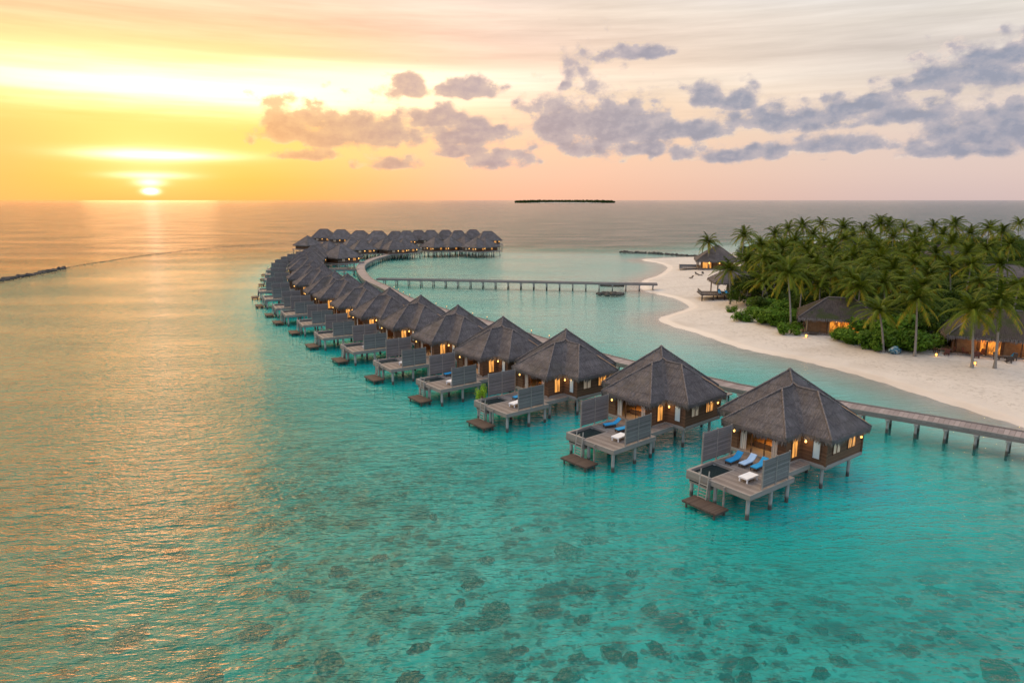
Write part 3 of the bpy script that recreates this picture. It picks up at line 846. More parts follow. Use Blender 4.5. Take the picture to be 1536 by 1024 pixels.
def broadleaf(seed, hgt, rad):
    root = thing('broadleaf_tree', '', 'tree')
    tree_crown(seed, hgt, rad).build('crown', 'leaf', root)
    pts, rr = trunk_tube(hgt * .75, (.3, .2), .28, .12); t = MB().tube(pts, rr, 7)
    r = random.Random(seed)
    for k in range(5):
        a = 6.28 * k / 5 + r.random(); t.tube([pts[4], (math.cos(a) * rad * .4, math.sin(a) * rad * .4, hgt * .62)], [.1, .04], 5)
    t.build('trunk', 'trunk', root)
    snapshot(root); return root

def palm(seed, hgt, lean, young=False, big=1.0):
    r = random.Random(seed)
    root = thing('palm_tree', '', 'palm')
    pts, rr = trunk_tube(hgt, lean, .20 if not young else .15, .11, 12)
    MB().tube(pts, rr, 8).build('trunk', 'trunk', root, True)
    top = Vector(pts[-1]); cr = MB()
    nf = 28 if not young else 18
    for k in range(nf):
        az = k * 2.39996 + r.uniform(-.25, .25); q = k / (nf - 1)
        el = R(78 - 112 * q ** .85 + r.uniform(-9, 9)); L = (3.9 + 1.3 * math.sin(q * 2.6)) * big * r.uniform(.88, 1.1)
        droop = R(60 + 45 * r.random()) if q < .8 else R(40)
        pos = top + Vector((0, 0, .1)); n = 14; spine = [pos.copy()]; dirs = []
        for i in range(n):
            t = i / n; e = el - droop * t ** 1.6
            d = Vector((math.cos(az) * math.cos(e), math.sin(az) * math.cos(e), math.sin(e))); dirs.append(d)
            pos = pos + d * (L / n); spine.append(pos.copy())
        dirs.append(dirs[-1])
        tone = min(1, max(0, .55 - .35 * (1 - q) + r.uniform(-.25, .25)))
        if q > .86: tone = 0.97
        side0 = Vector((-math.sin(az), math.cos(az), 0))
        roll = r.uniform(-.5, .5)
        for i in range(n):      # the midrib
            w = .045 * (1 - i / n) + .012
            cr.add([spine[i] - side0 * w, spine[i] + side0 * w, spine[i + 1] + side0 * w * .9, spine[i + 1] - side0 * w * .9], [(0, 1, 2, 3)], .8)
        for i in range(2, 2 * n):
            t = i / (2 * n); j = min(int(t * n), n - 1); fpt = spine[j].lerp(spine[j + 1], t * n - j); d = dirs[j]
            up = side0.cross(d).normalized()
            if up.z < 0: up = -up
            ll = (.35 + .75 * math.sin(math.pi * min(1, t * .93 + .08)) ** .8) * big * .85
            for sgn in (1, -1):
                sd = (side0 * sgn * math.cos(roll * sgn) + up * math.sin(roll * sgn) * .4)
                tip = fpt + (sd * .82 + d * .55 - Vector((0, 0, .28 + .5 * r.random()))).normalized() * ll * r.uniform(.85, 1.1)
                hw = d * .092
                cr.add([fpt - hw, fpt + hw, tip], [(0, 1, 2)], min(1, max(0, tone + r.uniform(-.12, .12))))
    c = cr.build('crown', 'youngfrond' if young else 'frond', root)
    cc_ = MB()
    for k in range(7):
        a = k * .9; cc_.blob((top.x + math.cos(a) * .28, top.y + math.sin(a) * .28, top.z - .12 - .1 * (k % 2)), (.13, .13, .16), k, .05, 7, 5)
    cc_.build('coconuts', 'youngfrond', c, True)
    root['top'] = 0; del root['top']
    snapshot(root); root_top = (top.x, top.y, top.z); PT[root.name] = root_top
    return root
PT = {}

PALMS = [palm(11, 8.0, (-1.3, .3)), palm(12, 8.2, (.5, -.4)), palm(13, 9.5, (.2, .3)), palm(14, 9.2, (-.4, .2)), palm(15, 10.0, (.5, .1)), palm(16, 7.6, (-1.8, .6)), palm(17, 5.0, (.2, .1), True, .85), palm(18, 10.5, (1.1, .5), False, 1.1), palm(19, 9.0, (-.9, -.7), False, .9), palm(20, 9.8, (.1, .8), False, 1.0)]
pused = [False] * len(PALMS)
PG = 'coconut palms on the island'
def put_palm(kind, base, crown_z, rz, label, scale=1.0, lean_to=None, group=PG):
    """A palm whose trunk foot is at base; height scaled so that the crown sits at crown_z."""
    pr = PALMS[kind]; t = PT[PALMS[kind].name]
    g = gz(*base); s = (crown_z - g) / t[2]
    o = place(pr, pused[kind], 'palm_tree', label, (base[0], base[1], g - .05), rz, group, (scale, scale, s) if abs(s / scale - 1) < .35 else (s, s, s))
    pused[kind] = True
    return o
# palms whose foot shows on the sand: (foot px, crown px, kind, label)
front = [((1062.5, 404), (1062, 363), 1, 'lone slim palm in front of the round thatched hut on the far spit'),
         ((1095, 456), (1087, 404), 1, 'palm rising beside the thatched pavilion with the blue loungers'),
         ((1125, 457), (1123, 430), 6, 'short yellow young palm right of the pavilion deck'),
         ((1154, 464), (1146, 421), 5, 'yellowish palm leaning over the sand behind the round bush'),
         ((1186, 497), (1167, 411), 0, 'tall palm leaning towards the sea beside the lit thatched beach villa'),
         ((1283, 492), (1270, 421), 0, 'palm in front of the thatched roof of the lit beach villa'),
         ((1325, 528), (1311, 466), 0, 'shorter leaning palm by the patterned blue bundle on the sand'),
         ((1372, 534), (1362, 449), 1, 'palm with big drooping crown between the blue bundle and the sand lantern'),
         ((1458, 551), (1440, 465), 0, 'leaning palm with a glowing lantern at its foot'),
         ((1492, 552), (1486, 456), 1, 'stout palm with flared foot in front of the dining terrace')]
for (fu, fv), (cu_, cv), kind, lab in front:
    b = ground(fu, fv, 1.0); g = gz(*b); b = ground(fu, fv, g)
    # crown height from the sight line at the foot's distance
    D = b[1]; d = ray(cu_, cv); cz = H + d[2] * (D / d[1])
    t = PT[PALMS[kind].name]
    want = (cu_ - fu) / F * D
    # turn the built-in lean so that the crown falls on the wanted side
    ln = math.atan2(t[1], t[0]); rz = (math.pi if want < 0 else 0) - ln
    put_palm(kind, b, cz, rz + rnd.uniform(-.3, .3), lab, 0.98)
# crowns above the canopy: (crown px, height of the crown, kind)
sky_p = [(1116, 352, 12.5), (1142, 366, 11.5), (1163, 352, 12.5), (1183, 343, 13), (1206, 338, 13), (1232, 335, 13), (1264, 340, 13), (1295, 342, 12.5), (1322, 334, 13.5),
         (1334, 336, 13), (1357, 339, 13), (1380, 346, 12), (1401, 340, 13), (1432, 337, 13), (1456, 350, 11.5), (1484, 342, 13), (1504, 347, 12.5), (1529, 334, 13.5)]
mid_p = [(1209, 372, 11.5), (1235, 362, 12), (1247, 384, 11), (1287, 369, 11.5), (1319, 371, 11.5), (1356, 376, 11.5), (1428, 364, 12), (1480, 371, 11.5), (1175, 371, 11.5),
         (1267, 356, 12), (1305, 357, 12), (1340, 354, 12), (1385, 362, 11.5), (1515, 366, 11.5), (1450, 378, 10.5), (1192, 360, 12), (1220, 352, 12.3), (1280, 352, 12), (1414, 352, 12), (1372, 358, 12)]
low_p = [(1247, 406, 10), (1326, 422, 9.5), (1394, 408, 10), (1300, 400, 10.2), (1225, 398, 10), (1340, 402, 10), (1190, 395, 10), (1265, 398, 10), (1290, 428, 8.5), (1370, 392, 10.3), (1230, 425, 8.5), (1160, 398, 9.5), (1120, 388, 9.5), (1320, 386, 11), (1530, 425, 9), (1205, 412, 9.3), (1352, 420, 9), (1280, 383, 11), (1300, 414, 9.2), (1385, 425, 8.8), (1425, 398, 10), (1458, 395, 10.3), (1500, 395, 10.3), (1215, 385, 11), (1375, 376, 11.2), (1250, 372, 11.6), (1405, 380, 11.2), (1145, 385, 10.8), (1168, 385, 10.8), (1335, 400, 10.2), (1470, 420, 9)]
def rowlab(rows, fmt):
    for k, (u, v, z) in enumerate(sorted(rows)):
        kind = rnd.choice((2, 3, 4, 7, 8, 9)); z += rnd.uniform(0, 1.3) if rows is sky_p else rnd.uniform(-.3, .9)
        b = ground(u, v, z + .3)
        t = PT[PALMS[kind].name]; rz = rnd.uniform(0, 6.28)
        c, s = math.cos(rz), math.sin(rz)
        base = (b[0] - (c * t[0] - s * t[1]), b[1] - (s * t[0] + c * t[1]))
        put_palm(kind, base, z, rz, fmt % nth(k + 1), rnd.uniform(.84, 1.12))
rowlab(sky_p, '%s palm crown along the island skyline counting from the far hut')
rowlab(mid_p, '%s palm of the middle tier below the skyline counting from the far hut')
rowlab(low_p, '%s palm of the lower tier behind the beach villas counting from the pavilion')

# ------------------------------------------------------------------ beach buildings
def hip_roof_h(a, b, eave, rise, ridge):
    """Hip roof over |x|<=a, |y|<=b with a ridge of half length `ridge` along x."""
    def f(x, y):
        if abs(x) > a + 1e-6 or abs(y) > b + 1e-6: return None
        return eave + rise * min((b - abs(y)) / b, (a - abs(x)) / max(a - ridge, .01), 1.0)
    return f
def rect_roof(a, b, eave, rise, ridge, parent, step=.4, seed=3, drop=.4, per=7, mat='thatch'):
    hf = hip_roof_h(a, b, eave, rise, ridge)
    mb = MB(); nx = int(2 * a / step); ny = int(2 * b / step); uvs = []
    gx = [-a + 2 * a * i / nx for i in range(nx + 1)]; gy = [-b + 2 * b * i / ny for i in range(ny + 1)]
    top = [[None] * (ny + 1) for _ in range(nx + 1)]; bot = [[None] * (ny + 1) for _ in range(nx + 1)]
    for i, x in enumerate(gx):
        for j, y in enumerate(gy):
            z = hf(x, y); top[i][j] = len(mb.v); mb.v.append((x, y, z + .06 * mnoise.noise(Vector((x * 1.3, y * 1.3, seed)))))
            bot[i][j] = len(mb.v); mb.v.append((x, y, z - .3))
    def face(ids, uvf):
        mb.f.append(tuple(ids)); uvs.extend([uvf(mb.v[k]) for k in ids])
    for i in range(nx):
        for j in range(ny):
            c = [(i, j), (i + 1, j), (i + 1, j + 1), (i, j + 1)]
            z = [hf(gx[p_], gy[q]) for p_, q in c]
            gu = abs(z[1] + z[2] - z[0] - z[3]); gw = abs(z[2] + z[3] - z[0] - z[1])
            fu = (lambda v: (v[1], abs(v[0]))) if gu > gw else (lambda v: (v[0] + 31, abs(v[1])))
            t = [top[p_][q] for p_, q in c]
            for tri in (((t[0], t[1], t[2]), (t[0], t[2], t[3])) if abs(z[0] - z[2]) <= abs(z[1] - z[3]) else ((t[0], t[1], t[3]), (t[1], t[2], t[3]))): face(tri, fu)
            face([bot[p_][q] for p_, q in reversed(c)], lambda v: (0, 0))
    z0 = lambda v: (v[0] + v[1], 0)
    for i in range(nx):
        face((bot[i][0], bot[i + 1][0], top[i + 1][0], top[i][0]), z0); face((bot[i + 1][ny], bot[i][ny], top[i][ny], top[i + 1][ny]), z0)
    for j in range(ny):
        face((bot[0][j + 1], bot[0][j], top[0][j], top[0][j + 1]), z0); face((bot[nx][j], bot[nx][j + 1], top[nx][j + 1], top[nx][j]), z0)
    mb.uv = uvs
    o = uvmesh(mb, 'thatch_roof', mat, parent)
    fringe([(-a, -b), (a, -b), (a, b), (-a, b)], eave - .08, seed, drop, per).build('fringe', 'fringe', o)
    rc = MB()
    rc.tube([(-ridge, 0, eave + rise + .04), (ridge if ridge > .05 else .05, 0, eave + rise + .04)], .12, 6)
    for sx in (1, -1):
        for sy in (1, -1):
            rc.tube([(sx * (ridge + (a - ridge) * t), sy * b * t, hf(sx * (ridge + (a - ridge) * t), sy * b * t) + .04) for t in (0, .25, .5, .75, 1)], .09, 6)
    rc.build('ridge_cap', 'ridge', o, True)
    return o

def box_house(root, a, b, z0, z1, wallmat, front='y-', open_front=True):
    """Walls on |x|<=a, |y|<=b with a glazed, curtained front facing local -y."""
    w = MB()
    w.box(-a, a, b - .15, b, z0, z1); w.box(-a, -a + .15, -b, b - .15, z0, z1); w.box(a - .15, a, -b, b - .15, z0, z1)
    n = max(2, int(a / 1.5))
    for k in range(n + 1):
        x = -a + 2 * a * k / n; w.box(max(-a, x - .14), min(a, x + .14), -b - .01, -b + .16, z0, z1)
    w.box(-a, a, -b + .02, -b + .14, z1 - .35, z1 - .004)
    w.build('wall', wallmat, root)
    for k in range(n):
        x0 = -a + 2 * a * k / n + .14; x1 = -a + 2 * a * (k + 1) / n - .14
        yield k, x0, x1

def beach_villa(name, label, c, rz, a, b, rise, ridge, lit, wallmat='plaster', eave=2.9, posts=True, group=None):
    g = gz(*c)
    root = thing(name, label, 'beach villa', (c[0], c[1], g), rz, group)
    rect_roof(a, b, eave, rise, ridge, root, seed=int(abs(c[0])), mat='oldthatch' if posts else 'thatch')
    MB().box(-a + .8, a - .8, -b + .7, b - .7, -.4, .18).build('floor', 'deck', root)
    wa, wb = a - 1.6, b - 2.0
    for k, x0, x1 in box_house(root, wa, wb, .18, eave + .7, wallmat):
        mt = lit[k % len(lit)]
        f = MB(); f.box(x0, x0 + .08, -wb + .04, -wb + .12, .19, eave + .2); f.box(x1 - .08, x1, -wb + .04, -wb + .12, .19, eave + .2); f.box(x0 + .08, x1 - .08, -wb + .04, -wb + .12, eave + .12, eave + .2)
        o = f.build('glass_door', 'wall', root)
        p_ = MB(); p_.box(x0 + .08, x1 - .08, -wb + .06, -wb + .09, .2, eave + .12); p_.build('pane', mt, o)
    if posts:
        for k in range(4):
            x = -a + 1.1 + (2 * a - 2.2) * k / 3
            round_post(root, x, -b + 1.0, -.3, eave + .3, .12, 'veranda_post', 'wall')
    l = MB(); l.blob((-.6, -wb - .25, 2.3), (.13, .13, .17), 2, 0.); l.box(-.68, -.52, -wb - .15, -wb - .01, 2.45, 2.6)
    l.build('wall_lamp', 'bulb', root)
    return root
bv = []
bv.append(beach_villa('beach_villa', 'thatched beach villa with glowing doorway between bushes on the sand', (58.0, 119.5), R(-22), 6.8, 5.2, 3.1, 2.0, ['room', 'litb', 'litb']))
bv.append(beach_villa('beach_villa', 'long low thatched beach villa behind the leaning palm with a lantern', (74.5, 102.5), R(-24), 7.6, 5.2, 3.6, 2.6, ['room', 'litb', 'room', 'litb'], 'wall'))
bv.append(beach_villa('beach_villa', 'thatched beach villa cut by the frame edge behind the dining terrace', (84.5, 94.0), R(-26), 6.5, 5.2, 3.6, 2.0, ['room', 'litb', 'litb'], 'wall'))
for v_, off_ in ((bv[0], (1.2, -4.3)), (bv[1], (-2.4, -4.0)), (bv[1], (3.4, -4.0)), (bv[2], (-2.2, -4.0))):
    lamp(local(v_, off_[0], off_[1], v_.location.z + 2.3), 110, (1, .45, .1))
# roofs deeper in the palms
inland = [((121, 172), R(-8), 9.5, 5.5, 2.6, 5.4, 4.1, 'long grey thatched roof of a lodge among the trees, above the dining terrace'),
          ((146, 232), R(10), 9, 5.5, 3.2, 4.6, 4.6, 'grey thatched roof showing between palms behind the long lodge roof'),
          ((88, 200), R(20), 6.5, 6.0, 4.0, 1.0, 4.2, 'small steep thatched roof among the palms behind the pavilion'),
          ((72, 178), R(5), 6.5, 5.5, 3.4, 1.2, 3.6, 'thatched roof half hidden by trees right of the pavilion'),
          ((124, 258), R(-15), 6.5, 6, 4.4, .8, 4.6, 'distant thatched peak in the thick of the palms'),
          ((168, 212), R(-30), 8, 5.5, 3.8, 2.6, 4.4, 'grey thatched roof near the frame edge deep among the palms')]
for c, rz, a, b, rise, ridge, eave, lab in inland:
    beach_villa('lodge', lab, c, rz, a, b, rise, ridge, ['room', 'dim'], 'wall', eave, False)
# round hut on the spit
def hut(c, lab):
    root = thing('thatched_hut', lab, 'hut', (c[0], c[1], .6), R(-12))
    rect_roof(7.2, 7.2, 3.3, 4.9, .4, root, step=.5, seed=4)
    MB().box(-6.6, 6.6, -6.6, 6.6, .55, .8).build('floor', 'deck', root)
    for k, x0, x1 in box_house(root, 5.0, 5.0, .8, 4.0, 'wall'):
        p_ = MB(); p_.box(x0, x1, -5.0 + .05, -5.0 + .09, .81, 3.6); p_.build('glass_door', 'lit' if k == 0 else 'room', root)
    for x, y in ((-6.2, -6.2), (-2, -6.2), (2, -6.2), (6.2, -6.2), (-6.2, 0), (-6.2, 6.2), (6.2, 6.2)):
        round_post(root, x, y, -1.2, 3.5, .14, 'post', 'wall')
    d = MB(); d.box(-12.5, -6.62, -5.5, 0, .5, .7)
    do = d.build('side_deck', 'deck', root)
    rl = MB(); rl.box(-12.5, -12.4, -5.5, 0, .71, 1.5); rl.box(-12.4, -6.7, -.1, 0, .71, 1.5); rl.build('railing', 'beam', do)
    for x in (-12.2, -9.5, -7):
        for y in (-5.2, -.4): round_post(do, x, y, -1.5, .5, .13)
    for x in (-2.8, .6, 3.6):
        l = MB(); l.blob((x, -5.3, 2.6), (.2, .2, .28), 1, 0); l.build('wall_lamp', 'bulb', root, True)
    return root
hut((70.5, 236), 'big round-looking thatched hut with lit windows on the far sand spit')
# open pavilion with a raised deck and railing
def pavilion(c):
    g = gz(*c)
    root = thing('pavilion', 'open thatched pavilion with a railed timber deck on the beach', 'pavilion', (c[0], c[1], g), R(-6))
    rect_roof(5.6, 5.2, 3.4, 3.6, .4, root, step=.45, seed=8)
    for x in (-4.7, 0, 4.7):
        for y in (-4.4, 4.4): round_post(root, x, y, -.6, 3.8, .15, 'post', 'wall')
    MB().box(-1.5, 5.0, 1.2, 1.4, .3, 3.6).build('wall', 'plaster', root)
    MB().box(-9.2, 5.0, -8.2, -1.6, .75, .95).build('deck', 'platform', root)
    r_ = MB()
    for k in range(12): r_.beam((-9.1 + k * .42, -8.1, .95), (-9.1 + k * .42, -8.1, 1.75), .09, .09)
    for k in range(12): r_.beam((-9.1, -8.1 + k * .5, .95), (-9.1, -8.1 + k * .5, 1.75), .09, .09)
    r_.beam((-9.15, -8.1, 1.78), (-4.3, -8.1, 1.78), .12, .1); r_.beam((-9.1, -8.1, 1.782), (-9.1, -2.4, 1.782), .12, .1)
    r_.build('railing', 'beam', root)
    for x in (-8.9, -6.3, -3.7, -1.1, 1.5, 4.6): round_post(root, x, -8.0, -1.0, .75, .14, 'leg', 'platform')
    return root
pav = pavilion((55.0, 168.5))
for k, (x, y) in enumerate(((-4.6, -6.4), (-2.9, -6.4), (-1.2, -6.4), (-3.8, -3.9))):
    put_lounger(None, 0, 0, 0, '%s blue lounger on the railed pavilion deck counting from its seaward corner' % nth(k + 1), loc=local(pav, x, y, pav.location.z + .95), group='loungers on the pavilion deck').rotation_euler.z = R(84 + 10 * k)
for k, (u, v) in enumerate(((1037, 419), (1045, 413), (1049, 415), (1054, 412))):
    b = ground(u, v, .7)
    put_lounger(None, 0, 0, 0, '%s dark lounger on the bare sand below the far hut counting from the water' % nth(k + 1), 'rattan', loc=(b[0], b[1], gz(*b)), group='dark loungers on the far sand').rotation_euler.z = R(40 + 70 * k)

# dining sets and other things on the sand in front of the villas
def chair_mesh(parent, x, y, rz, mat):
    m_ = MB(); m_.box(-.3, .3, -.3, .3, .38, .46); m_.box(-.3, .3, .24, .32, .46, .95)
    for sx in (-.26, .26):
        for sy in (-.26, .26): m_.box(sx - .04, sx + .04, sy - .04, sy + .04, 0, .38)
    for sx in (-.3, .24): m_.box(sx, sx + .06, -.3, .24, .62, .68)
    return m_
def garden_chair(label, loc, rz, mat):
    t = thing('garden_chair', label, 'chair', loc, rz, 'garden chairs in front of the beach villas')
    s = MB(); s.box(-.32, .32, -.32, .32, .36, .46); s.build('seat', mat, t)
    s = MB(); s.add([(-.32, .26, .46), (.32, .26, .46), (.32, .34, .46), (-.32, .34, .46), (-.32, .44, 1.05), (.32, .44, 1.05), (.32, .52, 1.05), (-.32, .52, 1.05)],
                    [(3, 2, 1, 0), (4, 5, 6, 7), (0, 1, 5, 4), (1, 2, 6, 5), (2, 3, 7, 6), (3, 0, 4, 7)]); s.build('backrest', mat, t)
    for sx in (-.28, .28):
        for sy in (-.28, .28): MB().box(sx - .045, sx + .045, sy - .045, sy + .045, 0, .36).build('leg', mat, t)
    return t
def garden_table(label, loc, mat):
    t = thing('garden_table', label, 'table', loc, .4, 'garden tables in front of the beach villas')
    MB().tube([(0, 0, .70), (0, 0, .76)], .65, 16).build('tabletop', mat, t)
    MB().tube([(0, 0, .02), (0, 0, .70)], [.12, .07], 8).build('pedestal', mat, t); MB().tube([(0, 0, 0), (0, 0, .02)], .35, 12).build('base', mat, t)
    return t
sets = [((1418, 528), 'redwood', 'red brown', 'behind the sand lantern'), ((1462, 532), 'redwood', 'dark red', 'between the two big palms'), ((1510, 540), 'rattan', 'dark', 'right of the stout palm')]
for (u, v), mt, cn, where in sets:
    b = ground(u, v, 1.3); g = gz(*b)
    garden_table('%s round garden table %s' % (cn, where), (b[0], b[1], g), mt)
    for k, a in enumerate((.3, 2.2, 4.3)):
        garden_chair('%s garden chair %s of its table %s' % (cn, ('on the seaward side', 'on the inland side', 'on the far side')[k], where), (b[0] + math.cos(a) * 1.25, b[1] + math.sin(a) * 1.25, g), a - math.pi / 2, mt)
b = ground(1432, 524, 1.3); put_lounger(None, 0, 0, 0, 'lounger with a pale blue towel on the dark terrace by the leaning palm', 'paleblue', loc=(b[0], b[1], gz(*b)), group='loungers by the beach villas').rotation_euler.z = R(25)
b = ground(1516, 536, 1.3); put_lounger(None, 0, 0, 0, 'blue lounger at the terrace near the frame edge', 'blue', loc=(b[0], b[1], gz(*b)), group='loungers by the beach villas').rotation_euler.z = R(15)
b = ground(1222, 501, 1.2); put_lounger(None, 0, 0, 0, 'dark lounger on the sand before the lit beach villa doorway', 'rattan', loc=(b[0], b[1], gz(*b)), group='loungers by the beach villas').rotation_euler.z = R(-20)
b = ground(1342, 528, 1.2); bb = MB().blob((0, 0, .5), (.9, .55, .5), 4, .8, 18, 12, 1.6); o = bb.build('towel_bundle', 'towelpat', None, True)
o.location = (b[0], b[1], gz(*b)); o['label'] = 'patterned blue bundle of towels lying on the sand by the bushes'; o['category'] = 'bundle'
def lantern(u, v, label, s=1.0):
    b = ground(u, v, 1.0); g = gz(*b); b = ground(u, v, g)
    t = thing('sand_lantern', label, 'lantern', (b[0], b[1], g), 0, 'lanterns glowing on the sand')
    MB().box(-.16 * s, .16 * s, -.16 * s, .16 * s, 0, .06).build('base', 'rattan', t)
    MB().tube([(0, 0, .06), (0, 0, .42 * s)], .13 * s, 8).build('glow', 'softbulb', t)
    f = MB()
    for x in (-.14, .14):
        for y in (-.14, .14): f.box(x * s - .015, x * s + .015, y * s - .015, y * s + .015, .06, .46 * s)
    f.box(-.18 * s, .18 * s, -.18 * s, .18 * s, .46 * s, .5 * s); f.build('cage', 'rattan', t)
    lamp((b[0] - .3, b[1] - .4, g + .45), 8)
lantern(1404, 534, 'lantern glowing on open sand between the two rows of palms')
lantern(1462, 547, 'lantern glowing at the foot of the leaning palm')
lantern(1209, 506, 'lantern on the sand before the lit beach villa', 1.2)
lantern(1328, 516, 'lantern glowing inside the bushes by the leaning short palm', 1.2)
lantern(1187, 457, 'lantern glowing among the shrubs right of the tall leaning palm', 1.5)
lantern(1165, 455, 'lantern glowing among shrubs behind the tall leaning palm trunk', 1.2)

# shrubs along the edge of the sand
SM = [shrub_mesh('shrub_leaves_%d' % k, 30 + k) for k in range(4)]
shr = [(1112, 478, 1.0), (1098, 466, .6), (1135, 474, 1.1), (1146, 482, 1.2), (1160, 486, 1.4), (1175, 488, 1.4), (1184, 498, 1.0), (1140, 464, 1.3), (1165, 472, 1.5), (1150, 470, 1.5), (1190, 485, 1.3), (1180, 474, 1.6),
       (1272, 510, 1.1), (1284, 515, 1.2), (1298, 519, 1.3), (1313, 522, 1.3), (1262, 506, .9), (1350, 522, 1.4), (1368, 524, 1.5), (1385, 523, 1.3), (1335, 520, 1.4), (1300, 508, 1.6), (1320, 508, 1.7), (1345, 508, 1.8), (1368, 508, 1.8), (1392, 512, 1.4)]
shr.sort()
for k, (u, v, s) in enumerate(shr):
    b = ground(u, v, 1.2); g = gz(*b)
    lab = ('small round green bush alone on the sand' if u == 1112 else 'tiny low bush at the pavilion steps' if u == 1098 else
           '%s leafy green shrub along the edge of the sand counting from the pavilion' % nth(k + 1))
    o = thing('shrub', lab, 'shrub', (b[0], b[1], g - .15), rnd.uniform(0, 6.28), 'shrubs along the edge of the sand', SM[k % 4])
    s *= 1.22; o.scale = (s * rnd.uniform(.9, 1.1), s * rnd.uniform(.9, 1.1), s * rnd.uniform(.85, 1.05))
# the bright plant by the third villa's screen
pp = thing('potted_plant', 'bright yellow-green plant in a pot beside the tall screen of the third villa', 'plant', local(villas[2], 11.0, -1.9, DK - .3), 0)
link('foliage', shrub_mesh('bright_foliage', 77, 'brightleaf', 900), pp).scale = (.42, .42, 1.0)
MB().tube([(0, 0, -.1), (0, 0, .5)], [.25, .36], 10).build('pot', 'terracotta', pp)
MB().box(-.5, .5, -.5, .5, -.25, -.1).build('shelf', 'deck', pp)

# broadleaf trees filling the island behind
BT = [broadleaf(51, 6.5, 4.6), broadleaf(52, 7.5, 5.2), broadleaf(53, 5.2, 4.2), broadleaf(54, 8.5, 5.6)]
bused = [False] * 4; spots = []
def keepout(x, y):
    for c, rz, a, b, *_ in inland:
        if math.hypot(x - c[0], y - c[1]) < 7.5: return True
        d = math.hypot(c[0], c[1]); t = (x * c[0] + y * c[1]) / d
        if 0 < d - t < 13 and abs(x * c[1] - y * c[0]) / d < 6: return True      # keep the clearing before each roof
    for v_ in bv:
        dx, dy = x - v_.location.x, y - v_.location.y
        cs, sn = math.cos(-v_.rotation_euler.z), math.sin(-v_.rotation_euler.z)
        lx, ly = cs * dx - sn * dy, sn * dx + cs * dy
        if abs(lx) < 8.2 and -14 < ly < 7.2: return True
    if math.hypot(x - 70.5, y - 236) < 15 or math.hypot(x - 55, y - 168.5) < 9.5: return True
    return False
edge = [(66, 95), (60, 108), (57, 125), (50.5, 140), (52, 155), (61, 165), (63, 185), (70, 205), (82, 228), (84, 250), (100, 300), (118, 325)]
def edge_x(y):
    for (x0, y0), (x1, y1) in zip(edge, edge[1:]):
        if y0 <= y <= y1: return x0 + (x1 - x0) * (y - y0) / (y1 - y0)
    return edge[-1][0] if y > 300 else 200
yy = 104.0
while yy < 322:
    step = 6.2 if yy < 170 else 9.0
    xx = edge_x(yy) + rnd.uniform(1, 4)
    while xx < yy * .80 + 6:
        x, y = xx + rnd.uniform(-2, 2), yy + rnd.uniform(-2, 2)
        if not keepout(x, y): spots.append((x, y))
        xx += step
    yy += step * .95
for k, (x, y) in enumerate(spots):
    kd = rnd.choice((0, 1, 2, 3)) if y > 150 else rnd.choice((0, 2, 2))
    s = rnd.uniform(.7, 1.12) * (0.8 if x < edge_x(y) + 7 else 1.0) * (.85 if y > 240 else 1)
    place(BT[kd], bused[kd], 'broadleaf_tree', 'dark green broadleaf tree in the thicket under the palms', (x, y, gz(x, y) - .1), rnd.uniform(0, 6.28), 'broadleaf trees under the palms', s)
    bused[kd] = True

# ------------------------------------------------------------------ jetties
def catmull(pts, step):
    out = []
    for i in range(len(pts) - 1):
        p0 = Vector(pts[max(i - 1, 0)]); p1 = Vector(pts[i]); p2 = Vector(pts[i + 1]); p3 = Vector(pts[min(i + 2, len(pts) - 1)])
        n = max(2, int((p2 - p1).length / step))
        for k in range(n):
            t = k / n
            out.append(0.5 * ((2 * p1) + (-p0 + p2) * t + (2 * p0 - 5 * p1 + 4 * p2 - p3) * t * t + (-p0 + 3 * p1 - 3 * p2 + p3) * t ** 3))
    out.append(Vector(pts[-1])); return out
def ribbon(path, w0, w1, z0, z1):
    mb = MB(); uvs = []; L = 0
    n = len(path); base = []
    for i, p_ in enumerate(path):
        d = (path[min(i + 1, n - 1)] - path[max(i - 1, 0)]).normalized(); r_ = Vector((d.y, -d.x))
        if i: L += (p_ - path[i - 1]).length
        base.append(L)
        for o_, z in ((w0, z1), (w1, z1), (w1, z0), (w0, z0)): mb.v.append((p_.x + r_.x * o_, p_.y + r_.y * o_, z))
    for i in range(n - 1):
        for k in range(4):
            a, b = i * 4 + k, i * 4 + (k + 1) % 4
            mb.f.append((a, a + 4, b + 4, b)); uvs += [(base[i], k), (base[i + 1], k), (base[i + 1], k + 1), (base[i], k + 1)]
    mb.f += [(0, 1, 2, 3), ((n - 1) * 4 + 3, (n - 1) * 4 + 2, (n - 1) * 4 + 1, (n - 1) * 4)]; uvs += [(0, 0)] * 8
    mb.uv = uvs; return mb
JZ = 1.95
